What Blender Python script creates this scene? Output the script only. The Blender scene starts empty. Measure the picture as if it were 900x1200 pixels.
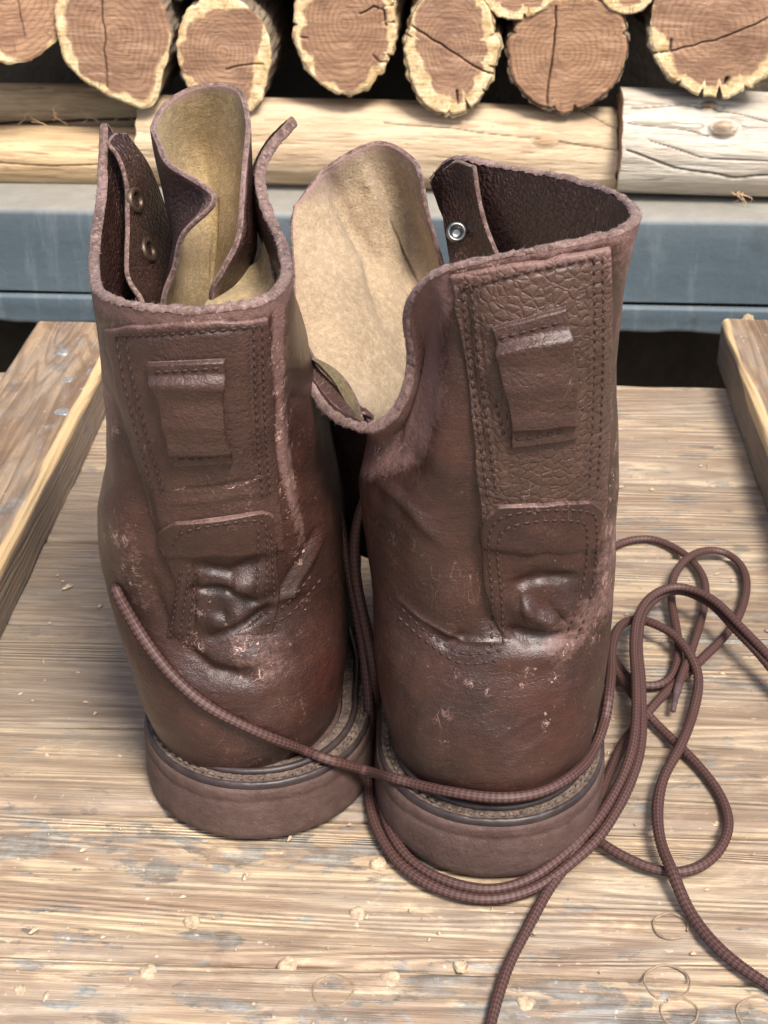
import bpy, math, random
import numpy as np
from mathutils import Vector
from mathutils.bvhtree import BVHTree
random.seed(4); rng = np.random.RandomState(7)
scene = bpy.context.scene
R = math.radians

# ------------------------------------------------------------------ camera
FPX = 1800.0; TH = R(29.59); YAW = R(2.93); CAMH = 0.40
FW = np.array([-math.sin(YAW)*math.cos(TH), math.cos(YAW)*math.cos(TH), -math.sin(TH)])
RT = np.array([math.cos(YAW), math.sin(YAW), 0.0]); UP = np.cross(RT, FW)
CAM = np.array([0.0, 0.0, CAMH])
cd = bpy.data.cameras.new('camera'); cam = bpy.data.objects.new('camera', cd)
scene.collection.objects.link(cam); scene.camera = cam
cd.sensor_fit = 'VERTICAL'; cd.sensor_height = 36; cd.lens = 54
cd.clip_start = 0.01; cd.clip_end = 200
cam.location = CAM; cam.rotation_euler = (math.pi/2 - TH, 0, YAW)
cd.dof.use_dof = True; cd.dof.focus_distance = 0.56; cd.dof.aperture_fstop = 34

# ------------------------------------------------------------------ light
SUN_EL, SUN_AZ = R(56), R(152)          # azimuth from +Y towards +X
SD = np.array([math.sin(SUN_AZ)*math.cos(SUN_EL), math.cos(SUN_AZ)*math.cos(SUN_EL), math.sin(SUN_EL)])
world = bpy.data.worlds.new('World'); scene.world = world; world.use_nodes = True
nt = world.node_tree; nt.nodes.clear()
sky = nt.nodes.new('ShaderNodeTexSky'); sky.sky_type = 'NISHITA'; sky.sun_disc = False
sky.sun_elevation = SUN_EL; sky.sun_rotation = SUN_AZ; sky.dust_density = 4.0; sky.air_density = 1.0; sky.ozone_density = 1.0
bg = nt.nodes.new('ShaderNodeBackground'); bg.inputs['Strength'].default_value = 0.12
wo = nt.nodes.new('ShaderNodeOutputWorld')
nt.links.new(sky.outputs[0], bg.inputs[0]); nt.links.new(bg.outputs[0], wo.inputs[0])
sl = bpy.data.lights.new('sun', 'SUN'); sl.energy = 3.1; sl.angle = R(17); sl.color = (1.0, 0.955, 0.88)
so = bpy.data.objects.new('sun', sl); scene.collection.objects.link(so)
so.rotation_euler = Vector(-SD).to_track_quat('-Z', 'Y').to_euler()
scene.view_settings.view_transform = 'Standard'; scene.view_settings.look = 'None'
scene.view_settings.gamma = 1.0; scene.view_settings.use_curve_mapping = False
scene.view_settings.exposure = 0.96

# ------------------------------------------------------------------ maths helpers
def ray(x, y): return FW + RT*(x-450)/FPX + UP*(600-y)/FPX
def PY(x, y, Y): r = ray(x, y); return CAM + r*(Y/r[1])
def PZ(x, y, Z=0.0): r = ray(x, y); return CAM + r*((Z-CAMH)/r[2])
def proj(P):
    d = np.asarray(P, float) - CAM; z = d @ FW
    return 450 + FPX*(d @ RT)/z, 600 - FPX*(d @ UP)/z, z
def Xof(px, Y, Z):
    d0 = np.array([0, Y, Z]) - CAM; k = (px-450)/FPX
    return (k*(d0 @ FW) - d0 @ RT)/(RT[0] - k*FW[0])
def cr(A, n, axis=0):
    """Catmull-Rom resample of control array A along axis to n samples."""
    A = np.moveaxis(np.asarray(A, float), axis, 0); m = A.shape[0]
    t = np.linspace(0, m-1, n); i = np.minimum(t.astype(int), m-2); f = (t-i).reshape((-1,)+(1,)*(A.ndim-1))
    P = np.concatenate([2*A[:1]-A[1:2], A, 2*A[-1:]-A[-2:-1]]); p0, p1, p2, p3 = P[i], P[i+1], P[i+2], P[i+3]
    out = 0.5*((2*p1) + (-p0+p2)*f + (2*p0-5*p1+4*p2-p3)*f**2 + (-p0+3*p1-3*p2+p3)*f**3)
    return np.moveaxis(out, 0, axis)
def interp_s(t, xs, ys):
    """smooth interpolation (monotone hermite)"""
    xs = np.asarray(xs, float); ys = np.asarray(ys, float); t = np.asarray(t, float)
    d = np.diff(ys)/np.diff(xs); m = np.zeros_like(ys); m[1:-1] = np.where(d[1:]*d[:-1] > 0, 2*d[1:]*d[:-1]/(d[1:]+d[:-1]+1e-12), 0); m[0] = d[0]; m[-1] = d[-1]
    i = np.clip(np.searchsorted(xs, t)-1, 0, len(xs)-2); h = xs[i+1]-xs[i]; s = np.clip((t-xs[i])/h, 0, 1)
    return ys[i]*(2*s**3-3*s**2+1) + h*m[i]*(s**3-2*s**2+s) + ys[i+1]*(-2*s**3+3*s**2) + h*m[i+1]*(s**3-s**2)
def vnoise(P, freq, seed=0):
    P = np.asarray(P, float)*freq + seed*17.31; i = np.floor(P).astype(np.int64); f = P-i; f = f*f*(3-2*f)
    def h(a, b, c):
        n = (a*374761393 + b*668265263 + c*2147483647 + seed*1013) & 0xffffffff
        n = ((n ^ (n >> 13))*1274126177) & 0xffffffff
        return ((n ^ (n >> 16)) & 0xffff)/32767.5 - 1
    r = 0
    for dx in (0, 1):
        for dy in (0, 1):
            for dz in (0, 1):
                w = (f[..., 0] if dx else 1-f[..., 0])*(f[..., 1] if dy else 1-f[..., 1])*(f[..., 2] if dz else 1-f[..., 2])
                r = r + w*h(i[..., 0]+dx, i[..., 1]+dy, i[..., 2]+dz)
    return r
def sstep(a, b, x): t = np.clip((x-a)/(b-a), 0, 1); return t*t*(3-2*t)
def dist_poly(px, py, pts):
    """distance from pixel arrays to a polyline; also parameter 0..1 along"""
    best = np.full(px.shape, 1e9); par = np.zeros(px.shape); n = len(pts)-1
    for k in range(n):
        ax, ay = pts[k][:2]; bx, by = pts[k+1][:2]; dx, dy = bx-ax, by-ay; L = dx*dx+dy*dy+1e-9
        t = np.clip(((px-ax)*dx+(py-ay)*dy)/L, 0, 1); d = np.hypot(px-ax-t*dx, py-ay-t*dy)
        m = d < best; best = np.where(m, d, best); par = np.where(m, (k+t)/n, par)
    return best, par
def gnormals(P):
    du = np.gradient(P, axis=1); dv = np.gradient(P, axis=0); n = np.cross(du, dv)
    return n/(np.linalg.norm(n, axis=-1, keepdims=True)+1e-12)

# ------------------------------------------------------------------ scene helpers
def tag(o, label=None, cat=None, group=None, kind=None):
    for k, v in (('label', label), ('category', cat), ('group', group), ('kind', kind)):
        if v: o[k] = v
    return o
def empty(name, loc, label=None, cat=None, group=None):
    o = bpy.data.objects.new(name, None); scene.collection.objects.link(o); o.location = loc; o.empty_display_size = .05
    bpy.context.view_layer.update(); return tag(o, label, cat, group)
def link(name, me, parent=None):
    o = bpy.data.objects.new(name, me); scene.collection.objects.link(o)
    if parent is not None:
        o.parent = parent; off = np.zeros(3); p = parent
        while p is not None: off += np.array(p.location); p = p.parent
        o.matrix_parent_inverse.identity()
        o.location = -Vector(off)
    return o
def mesh(name, V, Fc, mats, parent=None, midx=None, smooth=True, col=None, uv=None):
    me = bpy.data.meshes.new(name); V = np.asarray(V, float).reshape(-1, 3)
    if isinstance(Fc, np.ndarray):
        k = Fc.shape[1]; n = len(Fc); me.vertices.add(len(V)); me.vertices.foreach_set('co', V.ravel())
        me.loops.add(n*k); me.loops.foreach_set('vertex_index', Fc.astype(np.int32).ravel())
        me.polygons.add(n); me.polygons.foreach_set('loop_start', np.arange(0, n*k, k, dtype=np.int32))
    else:
        me.from_pydata([tuple(v) for v in V], [], [tuple(int(i) for i in f) for f in Fc])
    me.update(calc_edges=True)
    for m in (mats if isinstance(mats, (list, tuple)) else [mats]): me.materials.append(m)
    if midx is not None: me.polygons.foreach_set('material_index', np.asarray(midx, np.int32))
    me.polygons.foreach_set('use_smooth', np.full(len(me.polygons), smooth))
    if col is not None:
        a = me.color_attributes.new('wear', 'FLOAT_COLOR', 'POINT'); c = np.ones((len(V), 4)); c[:, :3] = np.asarray(col).reshape(-1, 3)
        a.data.foreach_set('color', c.ravel())
    if uv is not None:
        u = me.uv_layers.new(name='UVMap'); li = np.empty(len(me.loops), np.int32); me.loops.foreach_get('vertex_index', li)
        u.data.foreach_set('uv', np.asarray(uv, float).reshape(-1, 2)[li].ravel())
    me.validate(); me.update()
    return link(name, me, parent)
def quads(nv, nu, off=0, flip=False, wrap=False):
    i = np.arange(nv-1)[:, None]*nu; mu = nu if wrap else nu-1; j = np.arange(mu)[None]; j2 = (j+1) % nu
    q = np.stack([i+j, i+j2, i+nu+j2, i+nu+j], -1).reshape(-1, 4) + off
    return q[:, ::-1] if flip else q
def box_vf(x0, x1, y0, y1, z0, z1, b=.002):
    """bevelled box"""
    V = []
    for sx, X in ((-1, x0), (1, x1)):
        for sy, Y in ((-1, y0), (1, y1)):
            for sz, Z in ((-1, z0), (1, z1)):
                V += [(X-sx*b, Y-sy*b, Z), (X-sx*b, Y, Z-sz*b), (X, Y-sy*b, Z-sz*b)]
    import bmesh
    bm = bmesh.new(); [bm.verts.new(v) for v in V]; bmesh.ops.convex_hull(bm, input=bm.verts[:])
    bm.verts.index_update(); VV = [tuple(v.co) for v in bm.verts]; FF = [[v.index for v in f.verts] for f in bm.faces]; bm.free()
    return VV, FF

# ------------------------------------------------------------------ materials
def mat(name):
    m = bpy.data.materials.new(name); m.use_nodes = True; n = m.node_tree.nodes; n.clear()
    o = n.new('ShaderNodeOutputMaterial'); b = n.new('ShaderNodeBsdfPrincipled'); m.node_tree.links.new(b.outputs[0], o.inputs[0])
    return m, m.node_tree, b
class N:
    def __init__(s, nt): s.nt = nt
    def __call__(s, typ, ins=None, **kw):
        n = s.nt.nodes.new('ShaderNode'+typ)
        for k, v in kw.items(): setattr(n, k, v)
        for k, v in (ins or {}).items():
            if hasattr(v, 'is_linked') or isinstance(v, bpy.types.NodeSocket): s.nt.links.new(v, n.inputs[k])
            else: n.inputs[k].default_value = v
        return n
    def noise(s, vec, scale, detail=4, rough=.5, dist=0): return s('TexNoise', {'Vector': vec, 'Scale': scale, 'Detail': detail, 'Roughness': rough, 'Distortion': dist}).outputs[0]
    def ramp(s, fac, *stops, interp='LINEAR'):
        r = s('ValToRGB', {0: fac}); e = r.color_ramp.elements; r.color_ramp.interpolation = interp
        while len(e) < len(stops): e.new(.5)
        for i, (p, c) in enumerate(stops):
            e[i].position = p; e[i].color = (c, c, c, 1) if not isinstance(c, tuple) else (*c, 1)
        return r.outputs[0]
    def mix(s, fac, a, b, mode='MIX'):
        m = s('Mix', data_type='RGBA', blend_type=mode)
        for k, v in ((0, fac), (6, a), (7, b)):
            if isinstance(v, bpy.types.NodeSocket): s.nt.links.new(v, m.inputs[k])
            else: m.inputs[k].default_value = (*v, 1) if isinstance(v, tuple) else v
        return m.outputs[2]
    def math(s, op, a, b=0.0, c=0.0): return s('Math', {0: a, 1: b, 2: c}, operation=op).outputs[0]
    def mapping(s, vec, scale=(1, 1, 1), loc=(0, 0, 0), rot=(0, 0, 0)): return s('Mapping', {0: vec, 1: loc, 2: rot, 3: scale}).outputs[0]
    def bump(s, h, strength=.5, dist=.001, normal=None):
        d = {'Height': h, 'Strength': strength, 'Distance': dist}
        if normal is not None: d['Normal'] = normal
        return s('Bump', d).outputs[0]

def leather(name, base=(.047, .0190, .0135), alt=(.018, .0085, .0070), pebble=0.0, pebscale=330, rough=.41, vein=.42):
    m, t, b = mat(name); n = N(t); co = n('TexCoord').outputs['Object']
    at = n('Attribute', attribute_name='wear'); sep = n('SeparateColor', {0: at.outputs['Color']}); wr, fl, rd = sep.outputs[0], sep.outputs[1], sep.outputs[2]
    big = n.noise(co, 26, 5, .6); c = n.mix(n.ramp(big, (.35, 0.), (.68, 1.)), base, alt)
    fine = n.noise(co, 900, 3, .6); mid = n.noise(co, 140, 6, .65)
    c = n.mix(n.math('MULTIPLY', n.ramp(mid, (.5, 0.), (.75, 1.)), .35), c, tuple(x*1.9 for x in base))
    # scuffed pinkish wear
    wn = n.math('ADD', n.math('MULTIPLY_ADD', n.noise(co, 420, 6, .78), 2.4, -1.2), n.math('MULTIPLY_ADD', n.noise(co, 90, 5, .7), 1.3, -.65))
    wf = n.ramp(n.math('ADD', n.math('MULTIPLY', wr, 1.25), n.math('MULTIPLY', wn, n.math('MINIMUM', n.math('MULTIPLY', wr, 3.), .75))), (.35, 0.), (.95, 1.))
    c = n.mix(n.math('MULTIPLY', wf, .85), c, n.mix(n.noise(co, 700, 2), (.120, .054, .045), (.235, .140, .120)))
    c = n.mix(n.math('MULTIPLY', n.math('MULTIPLY', rd, n.ramp(n.noise(co, 120, 6, .7), (.35, 0.), (.6, 1.))), .6), c, (.085, .016, .011))
    # small pale flecks and scratches
    f1 = n.ramp(n.noise(co, 640, 4, .6, .4), (.66, 0.), (.71, 1.))
    f2 = n.ramp(n.noise(co, 90, 3, .6), (.42, 0.), (.62, 1.))
    spk = n.math('MULTIPLY', n.math('MULTIPLY', f1, f2), n.math('ADD', n.math('MULTIPLY', wr, .75), .28))
    rl = n.math('ABSOLUTE', n.math('SUBTRACT', n.noise(co, 210, 4, .6, .7), .5)); r2 = n.math('ABSOLUTE', n.math('SUBTRACT', n.noise(n.mapping(co, (1, 1, 1), (3, 1, 2)), 330, 3, .6, .4), .5))
    ln = n.math('MAXIMUM', n.ramp(rl, (.0, 1.), (.011, 1.), (.018, 0.)), n.math('MULTIPLY', n.ramp(r2, (.0, 1.), (.012, 0.)), .7))
    ln = n.math('MULTIPLY', ln, n.ramp(n.noise(co, 130, 3), (.50, 0.), (.62, 1.)))
    chip = n.ramp(n.noise(co, 430, 3, .6), (.67, 0.), (.70, 1.))
    fk = n.math('MINIMUM', n.math('ADD', spk, n.math('MULTIPLY', n.math('MAXIMUM', ln, chip), n.ramp(fl, (.12, 0.), (.5, 1.)))), 1.0)
    c = n.mix(n.math('MULTIPLY', n.ramp(n.noise(co, 1500, 2, .6), (.62, 0.), (.72, 1.)), .30), c, (.16, .085, .07))
    c = n.mix(fk, c, (.46, .30, .25))
    hs = n.math('ABSOLUTE', n.math('SUBTRACT', n.noise(n.mapping(co, (1, 1, .35), rot=(.4, .3, .9)), 160, 2, .5, 1.2), .5))
    c = n.mix(n.math('MULTIPLY', n.math('MULTIPLY', n.ramp(hs, (0., 1.), (.006, 0.)), n.ramp(n.noise(n.mapping(co, (1, 1, 1), (5, 2, 1)), 48, 3), (.52, 0.), (.62, 1.))), .5), c, (.30, .18, .15))
    t.links.new(c, b.inputs['Base Color'])
    rg = n.math('ADD', n.math('MULTIPLY_ADD', n.noise(co, 55, 5, .6), .34, rough-.17), n.math('MULTIPLY', wf, .28)); t.links.new(rg, b.inputs['Roughness'])
    b.inputs['Specular IOR Level'].default_value = .5; b.inputs['Coat Weight'].default_value = .12; b.inputs['Coat Roughness'].default_value = .28
    v = n('TexVoronoi', {'Vector': n.mapping(co, (1, 1, 1)), 'Scale': 950, 'Randomness': 1.0}, feature='DISTANCE_TO_EDGE').outputs[0]
    nb = n.bump(n.ramp(v, (.0, 0.), (.25, 1.)), .22, .0003)
    nb = n.bump(n.noise(co, 260, 6, .70, .6), .42, .0011*vein*2, nb)
    wv = n('TexVoronoi', {'Vector': n.mix(.004, co, n('TexNoise', {'Vector': co, 'Scale': 150.}).outputs[1]), 'Scale': 620.}, feature='DISTANCE_TO_EDGE').outputs[0]
    nb = n.bump(n.ramp(wv, (.0, 0.), (.18, 1.)), .12, .0004, nb)
    nb = n.bump(n.noise(n.mapping(co, (1, 1, 2.6)), 75, 4, .6, 1.2), .5, .0022*vein, nb)
    if pebble > 0:
        w = n.noise(co, 60, 2); vv = n('TexVoronoi', {'Vector': n.mix(.0016, co, n('TexNoise', {'Vector': co, 'Scale': 120.}).outputs[1]), 'Scale': float(pebscale)}, feature='DISTANCE_TO_EDGE').outputs[0]
        nb = n.bump(n.ramp(vv, (.0, 0.), (.10, .6), (.28, 1.)), pebble, .0010, nb)
    nb = n.bump(fine, .25, .0002, nb)
    t.links.new(nb, b.inputs['Normal'])
    return m
M = {}
M['leather'] = leather('brown_leather')
M['pebble'] = leather('pebbled_leather', base=(.078, .041, .029), alt=(.048, .025, .0185), pebble=.42, pebscale=330, rough=.44, vein=.35)
M['pebble_soft'] = leather('worn_pebbled_leather', base=(.060, .0290, .0215), alt=(.038, .0185, .0145), pebble=.18, pebscale=420, rough=.44)
M['lining'] = leather('dark_lining_leather', base=(.040, .016, .012), alt=(.024, .010, .008), pebble=.5, pebscale=420, rough=.38)
def suede(name, a, c2, edge=False):
    m, t, b = mat(name); n = N(t); co = n('TexCoord').outputs['Object']
    at = n('Attribute', attribute_name='wear'); sep = n('SeparateColor', {0: at.outputs['Color']})
    c = n.mix(n.ramp(n.noise(co, 30, 5, .6), (.35, 0.), (.65, 1.)), a, c2)
    c = n.mix(n.math('MULTIPLY', n.ramp(n.noise(co, 420, 6, .75), (.45, 0.), (.7, 1.)), .55), c, tuple(min(1, x*1.55+.03) for x in a))
    c = n.mix(n.math('MULTIPLY', n.ramp(n.noise(co, 1100, 3, .6), (.30, 1.), (.46, 0.)), .5), c, tuple(x*.5 for x in c2))
    c = n.mix(n.math('MULTIPLY', n.ramp(n.math('ADD', sep.outputs[0], n.math('MULTIPLY_ADD', n.noise(co, 380, 6, .8), 1.6, -.8)), (.3, 0.), (.9, 1.)), .8), c, (.33, .205, .185))
    if edge:
        c = n.mix(n.ramp(n.noise(co, 520, 6, .8), (.50, 0.), (.62, .75)), c, (.40, .27, .235)); c = n.mix(n.ramp(n.noise(co, 300, 6, .75), (.52, 0.), (.64, .8)), c, (.055, .028, .025))
    c = n.mix(n.math('MULTIPLY', sep.outputs[2], .8), c, (.13, .075, .05))
    t.links.new(c, b.inputs['Base Color']); b.inputs['Roughness'].default_value = .93
    b.inputs['Specular IOR Level'].default_value = .2
    b.inputs['Sheen Weight'].default_value = .12; b.inputs['Sheen Roughness'].default_value = .5
    nb = n.bump(n.noise(co, 900, 5, .75), 1.0, .0011); nb = n.bump(n.noise(co, 190, 4, .6), .3, .001, nb)
    t.links.new(nb, b.inputs['Normal']); return m
M['suede'] = suede('tan_suede', (.40, .285, .15), (.29, .205, .095))
M['suede_dark'] = suede('olive_suede', (.15, .115, .055), (.10, .075, .04))
M['suede_pale'] = suede('pale_tan_suede', (.40, .295, .19), (.28, .20, .12))
M['edge'] = suede('raw_leather_edge', (.180, .105, .085), (.080, .042, .033), True)
M['edge_dark'] = suede('dark_leather_edge', (.12, .055, .05), (.07, .032, .03), True)
def simple(name, c1, c2, rough=.6, sc=60, bs=.3, bd=.0006, bsc=400, spec=.4, metal=0):
    m, t, b = mat(name); n = N(t); co = n('TexCoord').outputs['Object']
    t.links.new(n.mix(n.ramp(n.noise(co, sc, 6, .65), (.35, 0.), (.65, 1.)), c1, c2), b.inputs['Base Color'])
    b.inputs['Specular IOR Level'].default_value = spec; b.inputs['Metallic'].default_value = metal
    t.links.new(n.math('MULTIPLY_ADD', n.noise(co, sc*1.7, 4), .3, rough-.15), b.inputs['Roughness'])
    t.links.new(n.bump(n.noise(co, bsc, 6, .7), bs, bd), b.inputs['Normal']); return m
def rubber():
    m, t, b = mat('scuffed_brown_rubber'); n = N(t); co = n('TexCoord').outputs['Object']
    c = n.mix(n.ramp(n.noise(co, 45, 6, .65, .5), (.38, 0.), (.62, 1.)), (.062, .034, .027), (.086, .051, .042))
    c = n.mix(n.math('MULTIPLY', n.ramp(n.noise(n.mapping(co, (1, 1, 2)), 130, 6, .75), (.46, 0.), (.74, 1.)), .45), c, (.15, .095, .086))
    c = n.mix(n.math('MULTIPLY', n.ramp(n.noise(co, 900, 3, .6), (.66, 0.), (.72, 1.)), .5), c, (.28, .2, .17))
    t.links.new(c, b.inputs['Base Color']); b.inputs['Roughness'].default_value = .62; b.inputs['Specular IOR Level'].default_value = .35
    nb = n.bump(n.noise(co, 320, 6, .8), .7, .0012); nb = n.bump(n.noise(n.mapping(co, (1, 1, .4)), 60, 3), .35, .0015, nb)
    t.links.new(nb, b.inputs['Normal']); return m
M['rubber'] = rubber()
M['welt'] = simple('dusty_welt', (.060, .038, .030), (.185, .135, .105), .85, 420, 1.0, .0013, 520)
M['rand'] = simple('black_rand', (.020, .014, .014), (.045, .032, .030), .42, 90, .3, .0005)
M['thread'] = simple('brown_thread', (.040, .018, .015), (.028, .013, .011), .6, 200, .3, .0002, 1500)
M['eyelet'] = simple('blackened_eyelet', (.05, .032, .024), (.12, .08, .05), .4, 200, .3, .0003, 900, .6, .6)
M['bright_eyelet'] = simple('bright_metal_eyelet', (.26, .26, .26), (.12, .11, .10), .35, 300, .2, .0003, 900, .6, .95)
M['dark'] = simple('shadowed_soil', (.018, .014, .010), (.035, .028, .02), .95, 12, .6, .01, 30, 0.0)

def lace_mat():
    m, t, b = mat('braided_cord'); n = N(t); uv = n('UVMap').outputs[0]; sp = n('SeparateXYZ', {0: uv})
    co = n('TexCoord').outputs['Object']
    ck = n('TexChecker', {'Vector': n.mapping(uv, (1, 1, 1)), 'Scale': 1.0, 'Color1': (.036, .0165, .0145, 1), 'Color2': (.098, .050, .042, 1)}).outputs[0]
    c = n.mix(n.math('MULTIPLY', n.noise(co, 60, 3), .5), ck, (.05, .022, .019))
    t.links.new(c, b.inputs['Base Color']); b.inputs['Roughness'].default_value = .55; b.inputs['Specular IOR Level'].default_value = .35
    t.links.new(n.bump(n.noise(co, 2500, 3), .4, .0002), b.inputs['Normal']); return m
M['lace'] = lace_mat()
M['aglet'] = simple('plastic_aglet', (.05, .03, .03), (.09, .06, .06), .25, 200, .1, .0002)

def plank_mat(name, straw, brown, grey, paint, seed, grain_axis='X', paint_amt=.5):
    m, t, b = mat(name); n = N(t); co = n('TexCoord').outputs['Object']
    oi = n('ObjectInfo').outputs['Random']
    off = n('CombineXYZ', {0: n.math('MULTIPLY', oi, 3.7), 1: n.math('MULTIPLY', oi, 9.1), 2: seed}).outputs[0]
    p = n('VectorMath', {0: co, 1: off}, operation='ADD').outputs[0]
    st = (4., 60., 60.) if grain_axis == 'X' else (60., 4., 60.)
    st2 = (6., 420., 420.) if grain_axis == 'X' else (420., 6., 420.)
    st3 = (9., 30., 30.) if grain_axis == 'X' else (30., 9., 30.)
    g1 = n.noise(n.mapping(p, st), 1.0, 6, .62, .6); g2 = n.noise(n.mapping(p, st2), 1.0, 5, .6, .3); g3 = n.noise(n.mapping(p, st3), 1.0, 5, .65, .4)
    c = n.mix(n.ramp(g1, (.38, 0.), (.62, 1.)), straw, brown)
    c = n.mix(n.math('MULTIPLY', n.ramp(g2, (.47, 0.), (.60, 1.)), .36), c, tuple(x*.62 for x in brown))
    c = n.mix(n.math('MULTIPLY', n.ramp(g3, (.45, 0.), (.62, 1.)), .75), c, grey)
    wr = n('Attribute', attribute_name='wear'); sep = n('SeparateColor', {0: wr.outputs['Color']})
    # worn remnants of grey-blue paint
    pn = n.math('ADD', n.noise(n.mapping(p, (34, 75, 40) if grain_axis == 'X' else (75, 34, 40)), 1., 8, .72, .3), n.math('MULTIPLY', sep.outputs[0], .17))
    pf = n.ramp(pn, (.605, 0.), (.625, 1.))
    c = n.mix(n.math('MULTIPLY', pf, paint_amt+.3), c, n.mix(n.ramp(n.noise(p, 70, 5, .7), (.4, 0.), (.6, 1.)), tuple(x*.62 for x in paint), tuple(x*1.9 for x in paint)))
    ln = n.ramp(n.noise(n.mapping(p, (30, 190, 100) if grain_axis == 'X' else (190, 30, 100)), 1., 6, .7), (.60, 0.), (.70, 1.))
    c = n.mix(n.math('MULTIPLY', ln, .55), c, tuple(min(1, x*1.35) for x in straw))
    bl = n.noise(n.mapping(p, (14, 38, 30) if grain_axis == 'X' else (38, 14, 30)), 1., 7, .78, .5)
    c = n.mix(n.math('MULTIPLY', n.ramp(bl, (.50, 0.), (.60, 1.)), .55), c, tuple(x*.72 for x in brown)); c = n.mix(n.math('MULTIPLY', n.ramp(bl, (.36, 1.), (.44, 0.)), .5), c, tuple(min(1, x*1.28) for x in straw))
    gl = n.noise(n.mapping(p, (1.6, 24, 24) if grain_axis == 'X' else (24, 1.6, 24)), 1., 2, .45, .4); gs_ = n.math('SINE', n.math('MULTIPLY', gl, 150.))
    c = n.mix(n.math('MULTIPLY', n.ramp(gs_, (.25, 0.), (.95, 1.)), .52), c, tuple(x*.72 for x in brown))
    spk = n.ramp(n.noise(p, 260, 4, .6), (.67, 0.), (.70, 1.)); c = n.mix(n.math('MULTIPLY', spk, .6), c, (.6, .55, .45))
    dk = n.ramp(n.noise(p, 60, 5, .7), (.66, 0.), (.74, 1.)); c = n.mix(n.math('MULTIPLY', dk, .55), c, (.07, .06, .05))
    st5 = (28., 640., 640.) if grain_axis == 'X' else (640., 28., 640.)
    g5 = n.noise(n.mapping(p, st5), 1.0, 6, .75, .2)
    c = n.mix(n.math('MULTIPLY', n.ramp(g5, (.50, 0.), (.60, 1.)), .26), c, tuple(x*.62 for x in brown))
    c = n.mix(n.math('MULTIPLY', n.ramp(g5, (.34, 1.), (.44, 0.)), .35), c, tuple(min(1, x*1.3) for x in straw))
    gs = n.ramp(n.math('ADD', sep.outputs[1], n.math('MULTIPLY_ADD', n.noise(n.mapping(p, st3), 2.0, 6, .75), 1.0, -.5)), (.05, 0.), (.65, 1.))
    c = n.mix(n.math('MULTIPLY', gs, .78), c, n.mix(n.ramp(g5, (.35, 0.), (.65, 1.)), tuple(x*.42 for x in brown), tuple(x*.72 for x in grey)))   # brown staining, with light falloff and side shade put into the tone
    fr = n.ramp(n.math('ADD', sep.outputs[2], n.math('MULTIPLY_ADD', n.noise(n.mapping(p, st2), .6, 6, .75), 1.5, -.75)), (.42, 0.), (.62, 1.))
    c = n.mix(n.math('MULTIPLY', fr, .75), c, (.70, .55, .36) if grain_axis == 'X' else (.60, .42, .22))                # freshly worn wood
    t.links.new(c, b.inputs['Base Color'])
    t.links.new(n.math('MULTIPLY_ADD', g3, .5, .28), b.inputs['Roughness']); b.inputs['Specular IOR Level'].default_value = .38
    nb = n.bump(gs_, -.5, .0006) if False else n.bump(n.math('MULTIPLY', gs_, -.5), .6, .0007); nb = n.bump(g2, .8, .0010, nb); nb = n.bump(g5, .5, .0005, nb); nb = n.bump(g1, .7, .0016, nb); nb = n.bump(pf, .3, .0003, nb)
    nb = n.bump(n.noise(p, 700, 4, .7), .25, .0003, nb)
    t.links.new(nb, b.inputs['Normal']); return m
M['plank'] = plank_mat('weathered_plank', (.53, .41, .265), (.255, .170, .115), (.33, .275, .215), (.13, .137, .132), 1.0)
M['batten'] = plank_mat('painted_batten', (.31, .215, .135), (.17, .108, .070), (.23, .19, .155), (.14, .135, .128), 5.0, 'Y', .45)
M['score'] = simple('scored_wood', (.30, .22, .145), (.17, .12, .08), .8, 300, .5, .0006, 800)
M['peg'] = simple('wooden_peg', (.52, .41, .28), (.26, .18, .12), .7, 300, .5, .0006, 800)

def bluerail():
    m, t, b = mat('blue_grey_painted_metal'); n = N(t); co = n('TexCoord').outputs['Object']
    g = n('NewGeometry'); upz = n('SeparateXYZ', {0: g.outputs['True Normal']}).outputs[2]
    c = n.mix(n.ramp(n.noise(n.mapping(co, (5, 20, 20)), 1., 6, .65), (.35, 0.), (.65, 1.)), (.056, .078, .094), (.088, .114, .130))
    c = n.mix(n.math('MULTIPLY', n.ramp(n.noise(n.mapping(co, (60, 20, 9)), 1., 6, .7), (.52, 0.), (.7, 1.)), .5), c, (.17, .20, .21))
    c = n.mix(n.math('MULTIPLY', n.ramp(n.noise(co, 28, 6, .7), (.58, 0.), (.72, 1.)), .6), c, (.055, .062, .068))
    at = n('Attribute', attribute_name='wear'); sep = n('SeparateColor', {0: at.outputs['Color']})
    c = n.mix(n.math('MULTIPLY', sep.outputs[0], n.ramp(n.noise(co, 90, 5, .7), (.2, .7), (.6, 1.))), c, n.mix(n.noise(co, 40, 5), (.19, .178, .152), (.30, .282, .245)))
    t.links.new(c, b.inputs['Base Color']); b.inputs['Roughness'].default_value = .6; b.inputs['Specular IOR Level'].default_value = .35
    t.links.new(n.bump(n.noise(co, 120, 6, .7), .4, .0015), b.inputs['Normal']); return m
M['rail'] = bluerail()

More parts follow.
